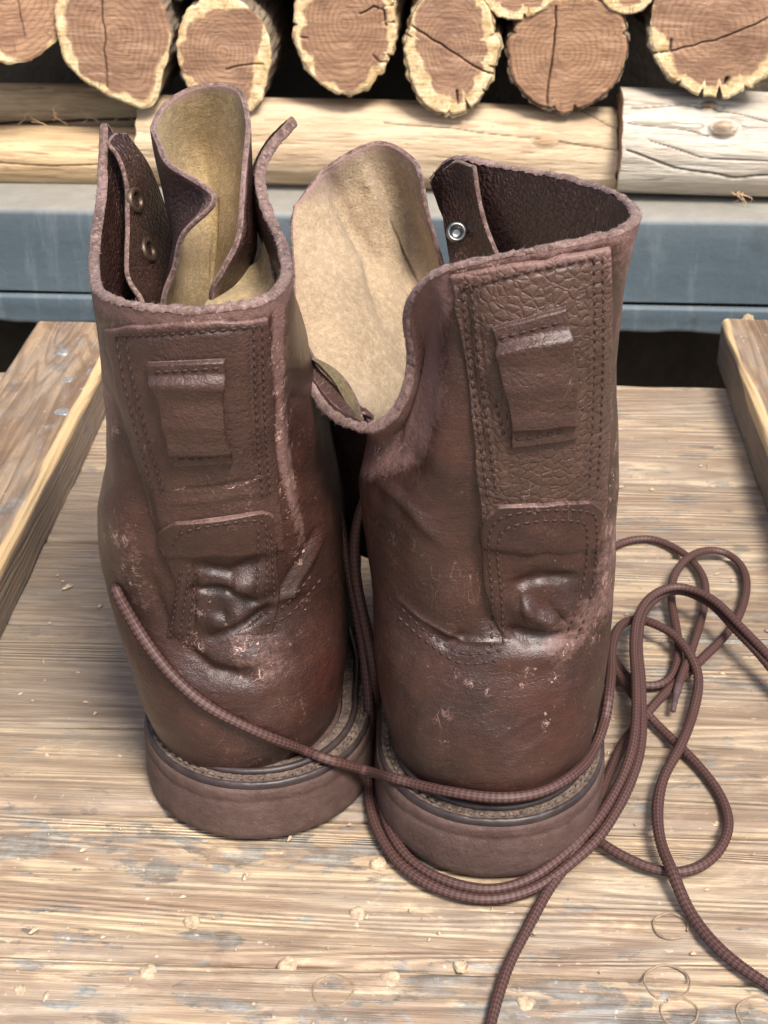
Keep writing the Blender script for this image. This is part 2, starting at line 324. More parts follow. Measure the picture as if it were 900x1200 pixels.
def endgrain():
    """uses attribute wear: R=relative radius, G=crack mask ; UV = disc coordinates"""
    m, t, b = mat('cut_log_end'); n = N(t); co = n('TexCoord').outputs['Object']; uv = n('UVMap').outputs[0]
    at = n('Attribute', attribute_name='wear'); sep = n('SeparateColor', {0: at.outputs['Color']}); r, ck, tone = sep.outputs[0], sep.outputs[1], sep.outputs[2]
    rn = n.math('ADD', r, n.math('MULTIPLY_ADD', n.noise(co, 60, 6, .7), .34, -.17))
    heart = n.mix(n.ramp(n.noise(n.mapping(co, (26, 26, 90), rot=(0, .5, 0)), 1., 5, .6), (.35, 0.), (.65, 1.)), (.42, .255, .155), (.25, .140, .085))
    rings = n.math('SINE', n.math('MULTIPLY_ADD', n.noise(co, 18, 4, .6), 16., n.math('MULTIPLY', r, 70.)))
    oi_ = n('ObjectInfo').outputs['Random']; heart = n.mix(n.math('MULTIPLY', oi_, .45), heart, (.46, .25, .12)); heart = n.mix(n.math('MULTIPLY', n.ramp(rings, (.1, 0.), (1., 1.)), .55), heart, (.20, .10, .065))
    heart = n.mix(n.math('MULTIPLY', n.ramp(n.noise(n.mapping(co, (40, 40, 420), rot=(0, .6, 0)), 1., 5, .7), (.52, 0.), (.66, 1.)), .34), heart, (.60, .41, .29))
    heart = n.mix(n.math('MULTIPLY', n.ramp(n.noise(co, 55, 6, .75), (.50, 0.), (.64, 1.)), .6), heart, (.20, .105, .07))
    sap = n.mix(n.ramp(n.noise(co, 120, 6, .75), (.4, 0.), (.6, 1.)), (.84, .68, .42), (.60, .41, .20))
    sap = n.mix(n.math('MULTIPLY', n.ramp(n.noise(co, 260, 5, .7), (.54, 0.), (.64, 1.)), .65), sap, (.30, .18, .08))
    lim = n.math('MULTIPLY_ADD', tone, .35, .62)
    f = n.ramp(n.math('SUBTRACT', rn, lim), (.0, 0.), (.05, 1.))
    c = n.mix(f, heart, sap)
    ang = n('TexGradient', {'Vector': uv}, gradient_type='RADIAL').outputs[1]
    rad = n.noise(n('CombineXYZ', {0: n.math('MULTIPLY', ang, 60.), 1: n.math('MULTIPLY', r, 1.6), 2: n.math('MULTIPLY', oi_, 50.)}).outputs[0], 1., 4, .7)
    chk = n.math('MULTIPLY', n.ramp(rad, (.60, 0.), (.66, 1.)), n.ramp(r, (.25, .1), (.8, 1.)))
    c = n.mix(n.math('MULTIPLY', chk, .55), c, (.16, .09, .055))
    c = n.mix(n.math('MULTIPLY', ck, .9), c, (.05, .03, .02))
    t.links.new(c, b.inputs['Base Color']); b.inputs['Roughness'].default_value = .75; b.inputs['Specular IOR Level'].default_value = .25
    nb = n.bump(n.noise(n.mapping(co, (60, 60, 500), rot=(0, .6, 0)), 1., 5, .75), .9, .002); nb = n.bump(n.noise(co, 350, 5, .7), .5, .0008, nb)
    t.links.new(nb, b.inputs['Normal']); return m
M['end'] = endgrain()
def barkmat(name, a, c2, ax='Y', dark=(.10, .075, .05), gl=.5):
    m, t, b = mat(name); n = N(t); co = n('TexCoord').outputs['Object']; oi = n('ObjectInfo').outputs['Random']
    p = n('VectorMath', {0: co, 1: n('CombineXYZ', {0: n.math('MULTIPLY', oi, 5.), 1: n.math('MULTIPLY', oi, 7.)}).outputs[0]}, operation='ADD').outputs[0]
    s = (9, 55, 55) if ax == 'X' else (55, 9, 55); s2 = (26, 330, 330) if ax == 'X' else (330, 26, 330)
    g1 = n.noise(n.mapping(p, s), 1., 6, .6, .8); g2 = n.noise(n.mapping(p, s2), 1., 6, .65, .5)
    c = n.mix(n.ramp(g1, (.35, 0.), (.65, 1.)), a, c2)
    c = n.mix(n.math('MULTIPLY', n.ramp(g2, (.45, 0.), (.66, 1.)), gl), c, tuple(x*.55 for x in c2))
    c = n.mix(n.math('MULTIPLY', n.ramp(n.noise(n.mapping(p, tuple(x*.5 for x in s2)), 1., 3, .5, 1.5), (.62, 0.), (.66, 1.)), .7), c, dark)
    c = n.mix(n.math('MULTIPLY', n.ramp(n.noise(n.mapping(p, tuple(x*.6 for x in s)), 1., 6, .75, .4), (.52, 0.), (.68, 1.)), .6), c, tuple(x*.62 for x in c2))
    at = n('Attribute', attribute_name='wear'); sep = n('SeparateColor', {0: at.outputs['Color']})
    c = n.mix(n.math('MULTIPLY', sep.outputs[0], n.ramp(g2, (.35, .3), (.6, .85))), c, (.36, .215, .115)); c = n.mix(n.math('MULTIPLY', sep.outputs[1], .92), c, (.045, .028, .018))
    t.links.new(c, b.inputs['Base Color']); b.inputs['Roughness'].default_value = .62; b.inputs['Specular IOR Level'].default_value = .3
    c0_ = n.noise(n.mapping(p, tuple(x*.35 for x in s2)), 1., 6, .75, .6); nb = n.bump(g2, .8, .002); nb = n.bump(g1, .6, .005, nb); nb = n.bump(c0_, .6, .003, nb); t.links.new(nb, b.inputs['Normal']); return m
M['bark'] = barkmat('rough_bark', (.32, .25, .18), (.16, .12, .085))
M['bark_pale'] = barkmat('pale_bark', (.60, .45, .27), (.42, .29, .16))
M['stripped_x'] = barkmat('stripped_cream_wood', (.62, .49, .34), (.44, .315, .195), 'X', (.30, .20, .12), .35)
M['stripped_grey'] = barkmat('silvered_wood', (.62, .57, .48), (.42, .36, .29), 'X', (.20, .16, .12), .45)
M['stripped_tan'] = barkmat('split_tan_wood', (.62, .45, .26), (.36, .235, .125), 'X', (.25, .15, .08), .5)

# ================================================================== SETTING
def sheet_ground():
    V = [(-60, -60, -.62), (60, -60, -.62), (60, 60, -.62), (-60, 60, -.62)]
    o = mesh('ground', V, [(0, 1, 2, 3)], M['dark'], smooth=False); tag(o, kind='structure')
sheet_ground()

# wooden crate top the boots stand on: planks across, battens lengthwise
table = empty('wooden_bench', (0, .6, 0), 'weathered plank bench top under the boots, with raised battens and flaking paint', 'bench')
def plank(y0, y1, seed, x0=-.75, x1=.75, zt=0.0, paint=0.0, stain_shade=0.0):
    nx, ny = 420, max(8, int((y1-y0)/.0011)); th = .022
    xs = np.linspace(x0, x1, nx); ys = np.linspace(y0+.0011, y1-.0011, ny); Xg, Yg = np.meshgrid(xs, ys)
    P = np.stack([Xg, Yg, np.zeros_like(Xg)], -1)
    # growth-ring ridges running along the plank
    w = np.stack([Xg*1.6, Yg*0+seed, Xg*0], -1); wob = vnoise(w, 2.2, seed)*.006 + vnoise(w, 7, seed+3)*.0018
    q = np.stack([Xg*.5, (Yg+wob)*75, Xg*0+seed], -1)
    h = vnoise(q, 1.0, seed)*.00085 + vnoise(np.stack([Xg*3, (Yg+wob)*190, Xg*0+seed], -1), 1.0, seed+1)*.00026
    h += vnoise(np.stack([Xg*9, Yg*40, Xg*0], -1), 1.0, seed+2)*.0002
    e = np.minimum(Yg-y0, y1-Yg) + vnoise(P, 60, seed)*.0006; h -= .0016*(1-sstep(0, .0028, e))
    h -= .0005
    P[..., 2] = zt + h
    col = np.zeros(P.shape); pz = vnoise(P, 4, seed+5)
    rg = lambda x0_, x1_, y0_, y1_, m_: sstep(x0_-m_, x0_+m_, Xg+pz*.02)*sstep(x1_+m_, x1_-m_, Xg+pz*.02)*sstep(y0_-m_*.4, y0_+m_*.4, Yg+pz*.006)*sstep(y1_+m_*.4, y1_-m_*.4, Yg)
    pt = paint + pz*.3 + .50*rg(-.30, .03, .428, .464, .02) + .45*rg(-.01, .2, .2, .386, .03) + .6*rg(.06, .2, .55, .63, .03) + .5*rg(-.3, -.1, .60, .66, .02)
    st_ = stain_shade + .42*rg(-.5, -.10, .475, .74, .05)
    col[..., 0] = np.clip(pt, 0, 1); stain_shade = st_; col[..., 1] = np.clip(stain_shade*(.75+.5*vnoise(P, 9, seed+7)), 0, 1)
    col[..., 2] = sstep(-.2, .9, h/.0008)*.42*(1-np.clip(pt, 0, 1)*.6)*sstep(1.1, .3, stain_shade)
    # skirt
    top = P.reshape(-1, 3); ring = [np.r_[np.arange(nx)], np.arange(1, ny)*nx+nx-1, (ny-1)*nx+np.arange(nx-2, -1, -1), np.arange(ny-2, 0, -1)*nx]
    ring = np.concatenate(ring); low = top[ring].copy(); low[:, 2] = zt-th
    k = len(ring); a = np.arange(k); sk = np.stack([ring, len(top)+a, len(top)+(a+1) % k, ring[(a+1) % k]], -1)
    V = np.concatenate([top, low]); C = np.concatenate([col.reshape(-1, 3), np.zeros((k, 3))])
    return mesh('plank', V, np.concatenate([quads(ny, nx), sk]), M['plank'], table, col=C)
seams = [.02, .10, .18, .262, .342, .385, .462, .515, .592, .668, .745, .812, .8745]
paints = [.1, .1, .1, .05, .2, .1, .1, .15, .1, .1, .05, .05]
stain_shades = [.02, .05, 0, .06, .10, .16, .34, .42, .40, .42, .36, .34]  # boards toned darker towards the back, light falloff put into the colour
for i in range(len(seams)-1): plank(seams[i], seams[i+1], 11+i, paint=paints[i], stain_shade=stain_shades[i], zt=-.0006*(i % 3))
def batten(x0, x1, y0, y1, zt, name='batten', fresh_edge=1):
    nx, ny = max(24, int((x1-x0)/.002)), 420
    # cross-section path: left bottom -> left top -> right top -> right bottom
    b = .0035; sec = [(x0, .001)] + [(x0, z) for z in np.linspace(.004, zt-b, 10)] + [(x0+b*(1-math.cos(a)), zt-b+b*math.sin(a)) for a in np.linspace(.2, 1.5, 5)]
    sec += [(x, zt) for x in np.linspace(x0+b*1.2, x1-b*1.2, nx)] + [(x1-b*(1-math.cos(a)), zt-b+b*math.sin(a)) for a in np.linspace(1.5, .2, 5)] + [(x1, z) for z in np.linspace(zt-b, .004, 10)] + [(x1, .001)]
    sec = np.array(sec); ys = np.linspace(y0, y1, ny); P = np.zeros((ny, len(sec), 3)); P[..., 0] = sec[:, 0]; P[..., 2] = sec[:, 1]; P[..., 1] = ys[:, None]
    q = P*np.array([60, 3, 60]); P[..., 2] += vnoise(q, 1., 3)*.0005*(P[..., 2] > .01); P[..., 0] += vnoise(P, 40, 6)*.0006
    col = np.zeros(P.shape); ed = np.abs(sec[:, 0]-(x1 if fresh_edge > 0 else x0)) ; ez = zt-sec[:, 1]
    d = np.hypot(ed, ez)[None, :] + 0*P[..., 0]
    col[..., 2] = sstep(.0075, .001, d + vnoise(P*np.array([1, .35, 1]), 55, 9)*.0045)*sstep(-.35, .3, vnoise(P*np.array([0, 1, 0]), 14, 2)+.25)
    col[..., 1] = (sstep(.0, .7, vnoise(P, 26, 12))*.8*(ed < .012) + .55*(ed < .0006)) * (1-col[..., 2])  # side face darkened in colour for its shade, plus random blotches near the edge
    col[..., 0] = .25
    V = P.reshape(-1, 3); m = len(sec); caps = [list(range(m))[::-1], [(ny-1)*m + i for i in range(m)]]
    fs = [tuple(f) for f in quads(ny, m, flip=True)] + [tuple(c) for c in caps]
    return mesh(name, V, fs, M['batten'], table, col=col)
batten(-.262, -.2065, .10, .878, .031)
batten(.1655, .245, .10, .906, .030, fresh_edge=-1)
# loose board end right of the gap, seen beside the batten's far end
# screws on the left batten and little wooden plugs / nail bumps in the planks
def disc_bump(px, py, z, r, h, m, name, parent, ring=False):
    c = PZ(px, py, z); nseg = 20; V = []; rings = [(1.15, -.0006), (1.0, h*.25), (.86, h*.9), (.55, h*.8 if not ring else h*.35), (.2, h if not ring else h*.5)]
    for k, (rr, hh) in enumerate(rings):
        for i in range(nseg):
            a = 2*math.pi*i/nseg; q = r*rr*(1+.10*math.sin(3*a+px)+.05*math.sin(5*a)); V.append((c[0]+q*math.cos(a), c[1]+q*math.sin(a), z+hh+.0002*math.sin(7*a+k)))
    V.append((c[0], c[1], z+h*.9)); F_ = []
    for k in range(len(rings)-1):
        for i in range(nseg): F_.append((k*nseg+i, k*nseg+(i+1) % nseg, (k+1)*nseg+(i+1) % nseg, (k+1)*nseg+i))
    for i in range(nseg): F_.append(((len(rings)-1)*nseg+i, (len(rings)-1)*nseg+(i+1) % nseg, len(rings)*nseg))
    return mesh(name, V, F_, m, parent)
for px, py, r in ((337, 1130, .0030), (419, 1070, .0026), (458, 1147, .0032), (225, 1080, .0026), (174, 1139, .0030), (444, 1012, .0030), (24, 1161, .0020), (616, 1176, .0030), (540, 1132, .0022)):
    disc_bump(px, py, -.0007, r, .0013, M['peg'], 'wood_plug', table)
M['screw'] = simple('grey_screw_head', (.16, .17, .18), (.30, .29, .27), .5, 300, .3, .0004, 900, .5, .3)
disc_bump(73, 413, .031, .0042, .0012, M['screw'], 'screw_head', table)
disc_bump(73, 483, .031, .0042, .0010, M['screw'], 'screw_head', table, True)
disc_bump(80, 445, .031, .0030, .0006, M['screw'], 'screw_head', table, True)
# knife-scored circles in the wood
def scored(px, py, r, name='scored_ring'):
    c = PZ(px, py); V = []; F_ = []; nseg = 64; a0 = rng.rand()*6
    for i in range(nseg):
        a = a0+2*math.pi*.93*i/(nseg-1); rr = r*(1+.03*math.sin(2*a)+.02*math.sin(5*a))
        for dr, dz in ((-.00035, -.0007), (-.0001, .00002), (.0002, -.00002), (.0004, -.0007)): V.append((c[0]+(rr+dr)*math.cos(a), c[1]+(rr+dr)*math.sin(a), dz+.0001))
    for i in range(nseg-1):
        for k in range(3): F_.append((i*4+k, i*4+k+1, i*4+5+k, i*4+4+k))
    mesh(name, V, F_, M['score'], table)
for px, py, r in ((390, 1160, .0068), (782, 1150, .0078), (796, 1185, .0062), (890, 1188, .0075), (786, 1084, .0062)): scored(px, py, r)

def crumbs():
    V = []; F_ = []; o = 0
    for i in range(420):
        x = rng.uniform(-.30, .28); y = rng.uniform(.30, .86); s_ = rng.choice([.0004, .0006, .0009, .0014], p=[.5, .3, .15, .05]); a = rng.uniform(0, 6.28); e = rng.uniform(1, 3.2)
        for k in range(6):
            t = 2*math.pi*k/6; u = math.cos(t)*s_*e*rng.uniform(.7, 1.2); v = math.sin(t)*s_*rng.uniform(.7, 1.2); V.append((x+u*math.cos(a)-v*math.sin(a), y+u*math.sin(a)+v*math.cos(a), -.0006))
        V.append((x, y, s_*.6)); F_ += [(o+k, o+(k+1) % 6, o+6) for k in range(6)]; o += 7
    tag(mesh('wood_crumbs', V, F_, M['peg'], None, smooth=False), kind='stuff')
crumbs()
def splinter(x, y, z, L, a, b_, parent_log, m):
    V = []; F_ = []; n_ = 12
    for i in range(n_):
        t = i/(n_-1); c = np.array([x+L*t*math.cos(a)+.003*math.sin(t*5+a), y-.002-.003*math.sin(t*3), z+L*t*math.sin(a)+b_*math.sin(t*3)]); r = .00035*(1-t*.7)
        for k in range(4): V.append(c+r*np.array([math.cos(k*1.57), math.sin(k*1.57)*.5, math.sin(k*1.57)]))
    for i in range(n_-1):
        for k in range(4): F_.append((i*4+k, i*4+(k+1) % 4, (i+1)*4+(k+1) % 4, (i+1)*4+k))
    return mesh('splinter', V, F_, m, parent_log)

# blue-grey painted rail carrying the firewood
rail = empty('steel_rail', (0, 1.03, 0), 'blue-grey painted rail with pale worn ledge, carrying the stacked firewood', 'rail')
def build_rail():
    nx = 500; xs = np.linspace(-.9, .9, nx)
    prof = [(1.22, .062, 1), (1.16, .062, 1), (1.10, .062, 1), (1.06, .062, 1), (1.03, .0622, 1), (1.008, .0622, 1), (1.003, .0618, .9), (1.0005, .0605, .3), (1.0, .058, .05), (1.0, .045, 0), (1.0, .03, 0), (1.0, .015, 0), (1.0, .003, 0)]
    P = np.zeros((len(prof), nx, 3)); C = np.zeros(P.shape)
    for i, (y, z, w) in enumerate(prof): P[i, :, 0] = xs; P[i, :, 1] = y; P[i, :, 2] = z; C[i, :, 0] = w
    P[..., 2] += vnoise(P, 9, 4)*.0006; P[7:, :, 1] += vnoise(P[7:], 14, 5)*.0008
    mesh('rail_face', P, quads(len(prof), nx), M['rail'], rail, col=C)
    low = [(1.0, .0008, 0), (.9965, .0, 0), (.996, -.002, 0), (.9975, -.010, 0), (.998, -.016, 0), (.998, -.0185, .3), (1.0, -.020, .7), (1.01, -.020, .2)]
    P = np.zeros((len(low), nx, 3)); C = np.zeros(P.shape)
    for i, (y, z, w) in enumerate(low): P[i, :, 0] = xs; P[i, :, 1] = y; P[i, :, 2] = z; C[i, :, 0] = w
    n1 = vnoise(np.stack([xs*45, xs*0, xs*0], -1), 1., 3)*.5 + vnoise(np.stack([xs*140, xs*0, xs*0], -1), 1., 5)*.35
    for i in (4, 5, 6, 7): P[i, :, 2] += np.minimum(n1, .4)*.0035
    mesh('rail_lip', P, quads(len(low), nx), M['rail'], rail, col=C)
    c = PY(876, 376, .994); V = []
    for i in range(8):
        for j in range(12):
            th = math.pi*i/7; ph = 2*math.pi*j/12; rr = .0055*(1+.25*math.sin(3*ph+i)); V.append((c[0]+rr*math.sin(th)*math.cos(ph), c[1]+rr*.5*math.cos(th), c[2]+rr*.8*math.sin(th)*math.sin(ph)))
    mesh('mortar_blob', V, quads(8, 12, wrap=True), M['suede_pale'], rail)
build_rail()
# dark boarding, added to stand in for shade under the rail and behind the stack
M['backing'] = simple('dark_gap_backing', (.075, .058, .042), (.12, .095, .07), .95, 12, .6, .01, 30, 0.0)
V, Fc = box_vf(-1.2, 1.2, 1.235, 1.26, -.62, .062, .002); o = mesh('gap_backing_below', V, Fc, M['backing'], smooth=False); o.name = 'rail_gap_backing'; tag(o, kind='structure')
V, Fc = box_vf(-1.2, 1.2, 1.32, 1.36, .0, .7, .002); o = mesh('stack_gap_backing', V, Fc, M['backing'], smooth=False); tag(o, kind='structure')

# ================================================================== FIREWOOD
def lying_log(px0, px1, py_top, py_bot, Y, label, m, seed, ends=(0, 0), tilt=0, knots=(), cracks=(), flat=1.0, rest=True):
    """log lying across (along X) on the rail"""
    if rest:
        a1 = TH-math.atan((600-py_top)/FPX); a2 = TH-math.atan((600-py_bot)/FPX); ac, ar = (a1+a2)/2, (a2-a1)/2
        Y = (CAMH-.0626)/(math.tan(ac)+math.sin(ar)/math.cos(ac))
    a = PY(px0, (py_top+py_bot)/2, Y); b_ = PY(px1, (py_top+py_bot)/2 + tilt, Y)
    dep = (a-CAM) @ FW; r = (py_bot-py_top)/2/FPX*dep*.97
    zc = (PY(px0, (py_top+py_bot)/2, Y)[2]); root = empty('firewood_log', ((a[0]+b_[0])/2, Y, .063), label, 'firewood', 'split logs lying on the rail')
    nl, na = 420, 260; xs = np.linspace(a[0], b_[0], nl); ang = np.linspace(0, 2*math.pi, na, endpoint=False)
    X, A = np.meshgrid(xs, ang, indexing='ij')
    q = np.stack([X*3, np.cos(A)*1.2+seed, np.sin(A)*1.2], -1); q2 = np.stack([X*10, np.cos(A)*5+seed, np.sin(A)*5], -1)
    rr = r*(1 + .07*vnoise(q, 1., seed) + .025*vnoise(q2, 1., seed+1))
    t = np.linspace(0, 1, nl)[:, None]; Zt = zc + np.interp(t, [0, 1], [0, -tilt/FPX*dep])
    P = np.stack([X, Y + rr*np.cos(A)*flat, Zt + rr*np.sin(A)], -1)
    C = np.zeros(P.shape); px, py, _ = proj(P); nrm = np.stack([0*A, np.cos(A), np.sin(A)], -1); face = nrm[..., 1] < .4
    for (kx, ky, kr, kh) in knots:
        d = np.hypot((px-kx)/1.7, py-ky)/kr; g = np.exp(-d*d)*face; P += nrm*(g*kh)[..., None]; C[..., 0] = np.maximum(C[..., 0], sstep(1.3, .4, d)*face)
        P -= nrm*(np.exp(-((d-1.3)/.35)**2)*kh*.4*face)[..., None]
    for (pts, w, dp) in cracks:
        d, _ = dist_poly(px, py + vnoise(P, 60, seed)*2.0, pts); g = np.exp(-(d/w)**2)*face; P -= nrm*(g*dp)[..., None]; C[..., 1] = np.maximum(C[..., 1], sstep(.55, .95, g))
    # ragged end curve
    P[..., 0] += (vnoise(q2*1.3, 1., seed+4)*.0012)*(np.abs(t-.5) > .49)
    mesh('bark_side', P, quads(nl, na, wrap=True), m, root, col=C)
    for e, sgn in ((0, -1), (nl-1, 1)):
        ring = P[e]; cen = ring.mean(0); V = [cen]; cc = [(0, 0, 0)]; nr = 10
        for k in range(1, nr+1):
            f = k/nr; V += list(cen + (ring-cen)*f + np.array([sgn*.0012*(1-f)+.0004*math.sin(k*2), 0, 0])); cc += [(f, 0, .8)]*na
        F_ = [(0, 1+j, 1+(j+1) % na) for j in range(na)]
        for k in range(nr-1): F_ += [(1+k*na+j, 1+(k+1)*na+j, 1+(k+1)*na+(j+1) % na, 1+k*na+(j+1) % na) for j in range(na)]
        if sgn > 0: F_ = [f[::-1] for f in F_]
        mesh('cut_face', V, [f[::-1] for f in F_], M['end'], root, col=cc)
    return root
lying_log(-70, 186, 96, 152, 1.115, 'tan split log with a shredded crack, lying on the glossy cream log', M['stripped_tan'], 31, rest=False, cracks=[([(-20, 148), (60, 146), (120, 143), (190, 138)], 3.0, .003)])
lying_log(-70, 192, 146, 216, 1.090, 'glossy cream split log lying at far left directly on the rail', M['stripped_tan'], 32, cracks=[([(-20, 190), (60, 196), (130, 192)], 1.2, .0012)])
lying_log(170, 719, 110, 216, 1.105, 'longest cream stripped log with a brown oval knot, behind both boots', M['stripped_x'], 33, tilt=8, knots=[(640, 164, 8, .0014)], cracks=[([(450, 143), (520, 150), (590, 158), (632, 163)], 1.0, .0015), ([(655, 166), (700, 172), (722, 176)], 1.1, .0016), ([(680, 128), (722, 150)], 1.0, .0012)])
lying_log(724, 1010, 106, 224, 1.100, 'silvery grey log with a broken branch stub, lying at the right end of the rail', M['stripped_grey'], 35, tilt=6, knots=[(848, 151, 9, .0065), (832, 125, 6, .002)],
          cracks=[([(735, 143), (790, 150), (830, 160)], 1.2, .0018), ([(735, 178), (790, 198), (860, 208), (930, 206)], 1.4, .002), ([(740, 125), (800, 122), (870, 135), (930, 150)], 1.2, .0018), ([(760, 165), (820, 185), (900, 190)], 1., .0012)])

_logs = [o for o in bpy.data.objects if o.name.startswith('firewood_log')]
M['fibre'] = simple('torn_wood_fibre', (.62, .42, .24), (.45, .26, .14), .8, 200, .3, .0003)
for px, py, L, a in ((20, 144, .016, .5), (52, 146, .012, 2.4), (60, 140, .014, .9), (75, 145, .010, 2.0), (96, 142, .012, .6), (112, 141, .014, 2.3), (132, 140, .009, .7), (150, 139, .011, 1.0), (40, 142, .013, -.4), (88, 147, .012, -.6)):
    c = PY(px, py, 1.078); splinter(c[0], c[1], c[2], L, a, .002, _logs[0], M['fibre'])
for px, py, L, a in ((862, 224, .014, -1.3), (868, 226, .012, -.8), (875, 225, .016, -1.9), (870, 224, .010, -2.3)):
    c = PY(px, py, 1.033); splinter(c[0], c[1], c[2], L, a, .002, _logs[3], M['fibre'])
def end_log(px, py, rx, ry, Y, label, seed, tone, side, rot=0, prof=(), notches=(), cracks=(), drift=(0, 0), length=.26, tilt=(0, 0)):
    """log pointing away from the camera; its sawn face looks at us"""
    c = PY(px, py, Y); dep = (c-CAM) @ FW; k = dep/FPX; root = empty('firewood_log', (c[0], Y, c[2]-ry*k), label, 'firewood', 'sawn logs stacked end-on above the rail')
    na = 240; ang = np.linspace(0, 2*math.pi, na, endpoint=False)
    ca, sa = np.cos(ang), np.sin(ang); base = 1/np.sqrt((np.cos(ang-rot)/rx)**2 + (np.sin(ang-rot)/(ry*1.10))**2)*k
    q = np.stack([ca*2.2+seed, sa*2.2, 0*ca], -1); base = base*(1 + .04*vnoise(q, 1., seed) + .024*vnoise(q*3.5, 1., seed+1) + .012*vnoise(q*11, 1., seed+2))
    for (a0, amp, w) in prof: d = np.angle(np.exp(1j*(ang-R(a0)))); base = base*(1+amp*np.exp(-(d/R(w))**2))
    for (a0, amp, w) in notches: d = np.angle(np.exp(1j*(ang-R(a0)))); base = base*(1-amp*sstep(w, w*.35, np.abs(np.degrees(d))))
    nr = 60; fr = np.linspace(0, 1, nr+1)[1:]; V = [c]; cc = [(0, 0, tone)]
    rows = []
    for f in fr:
        rr = base*f; X = c[0]+rr*ca; Z = c[2]+rr*sa; Yv = Y + (X-c[0])*tilt[0] + (Z-c[2])*tilt[1] + .0012*(f > .97)
        rows.append(np.stack([X, Yv, Z], -1))
    G = np.array(rows); colr = np.zeros(G.shape); colr[..., 0] = fr[:, None]; colr[..., 2] = tone + (.75*vnoise(np.stack([ca*1.1+seed*3, sa*1.1, 0*ca], -1), 1., seed+6) + .3*vnoise(np.stack([ca*4+seed*3, sa*4, 0*ca], -1), 1., seed+7))[None]*(tone < 1)
    gx, gy, _ = proj(G); G[..., 1] += vnoise(G*np.array([1, 1, 1]), 160, seed+2)*.0005 + vnoise(G, 40, seed+4)*.0008
    for (pts, w, dp) in cracks:
        d, _ = dist_poly(gx + vnoise(G, 150, seed)*1.5, gy + vnoise(G, 170, seed+9)*1.5, pts); g = np.exp(-(d/(w*.72))**2); G[..., 1] += g*dp; colr[..., 1] = np.maximum(colr[..., 1], sstep(.35, .9, g))
    V = np.concatenate([[c], G.reshape(-1, 3)]); C = np.concatenate([[(0, 0, tone)], colr.reshape(-1, 3)])
    F_ = [(0, 1+(j+1) % na, 1+j) for j in range(na)]
    F_ += [(1+i*na+j, 1+i*na+(j+1) % na, 1+(i+1)*na+(j+1) % na, 1+(i+1)*na+j) for i in range(nr-1) for j in range(na)]
    UVc = np.concatenate([[(0, 0)], np.stack([fr[:, None]*ca, fr[:, None]*sa], -1).reshape(-1, 2)])
    mesh('cut_face', V, [f[::-1] for f in F_], M['end'], root, col=C, uv=UVc)
    nl = 60; ts = np.linspace(0, 1, nl)**1.6; ring = G[-1]; cen = ring.mean(0); P = np.zeros((nl, na, 3)); sc = 1
    for i, t in enumerate(ts):
        sc = 1 + .02*math.sin(t*5+seed) + (.012 if i > 0 else 0)
        P[i] = cen + (ring-cen)*sc + np.array([drift[0]*t, length*t, drift[1]*t])
    qn = np.stack([np.broadcast_to(ca, (nl, na))*7+seed, np.broadcast_to(sa, (nl, na))*7, P[..., 1]*30], -1)
    rad = (P-cen)*np.array([1, 0, 1]); rad /= np.linalg.norm(rad, axis=-1, keepdims=True)+1e-9
    P += rad*((vnoise(qn, 1., seed)*.0022 + vnoise(qn*2.3, 1., seed+1)*.0011)*(ts[:, None] > 0))[..., None]
    mesh('bark_side', P, quads(nl, na, wrap=True), M[side], root, col=np.zeros(P.shape))
    return root
end_log(8, -10, 72, 74, 1.035, 'partly cut-off log in the top left corner with pale splintered side', 41, .55, 'bark_pale', cracks=[([(20, 0), (30, 45)], 1.2, .001)], tilt=(.5, .1))
end_log(133, 38, 66, 72, 1.040, 'large reddish log end with vertical hairline crack and pale pointed bottom', 42, .88, 'bark', prof=((-66, .24, 17), (150, .05, 25), (-110, -.04, 20)), cracks=[([(118, 0), (122, 40), (125, 103)], 1.3, .002)])
end_log(262, 62, 55, 62, 1.045, 'cream-rimmed log end with rough bark, directly behind the left boot tongue', 43, .55, 'bark', prof=((-62, .14, 22), (75, -.06, 30)), notches=((118, .05, 6),), cracks=[([(265, 81), (285, 76), (308, 75)], 1.2, .002)])
end_log(404, 28, 60, 76, 1.045, 'oval log end with a dark grey stripe down its middle', 44, .62, 'bark_pale', notches=((2, .13, 3), (22, .10, 2), (182, .06, 2.5), (-35, .08, 1.5)), cracks=[([(422, 16), (438, 8), (450, 12), (452, 30)], 1.6, .003), ([(437, 65), (446, 75), (452, 73)], 1.3, .002), ([(352, 43), (360, 45)], 1.5, .002)])
end_log(528, 58, 52, 70, 1.042, 'pale log end with growth rings, diagonal crack and chipped cream rim', 45, .42, 'bark_pale', prof=((5, .10, 12), (45, .06, 9)), notches=((18, .12, 2.5), (-22, .12, 2.2), (-72, .20, 2.2), (-90, .07, 2), (163, .10, 2.2), (60, .10, 2.2), (-50, .06, 1.5)), cracks=[([(483, 32), (500, 42), (530, 62), (566, 84), (580, 88)], 1.5, .003), ([(536, 122), (535, 106)], 1.8, .004)])
end_log(664, 63, 70, 60, 1.048, 'all-brown lobed log end with a vertical crack through a grey centre', 46, 1.1, 'bark', prof=((-88, .10, 10), (35, .06, 15), (60, .05, 10)), notches=((-78, .07, 3.0), (-100, .05, 2.5), (75, .06, 3), (100, .05, 3), (20, .05, 3), (160, .05, 3)), cracks=[([(652, 8), (650, 50), (645, 80), (641, 122)], 1.4, .003)])
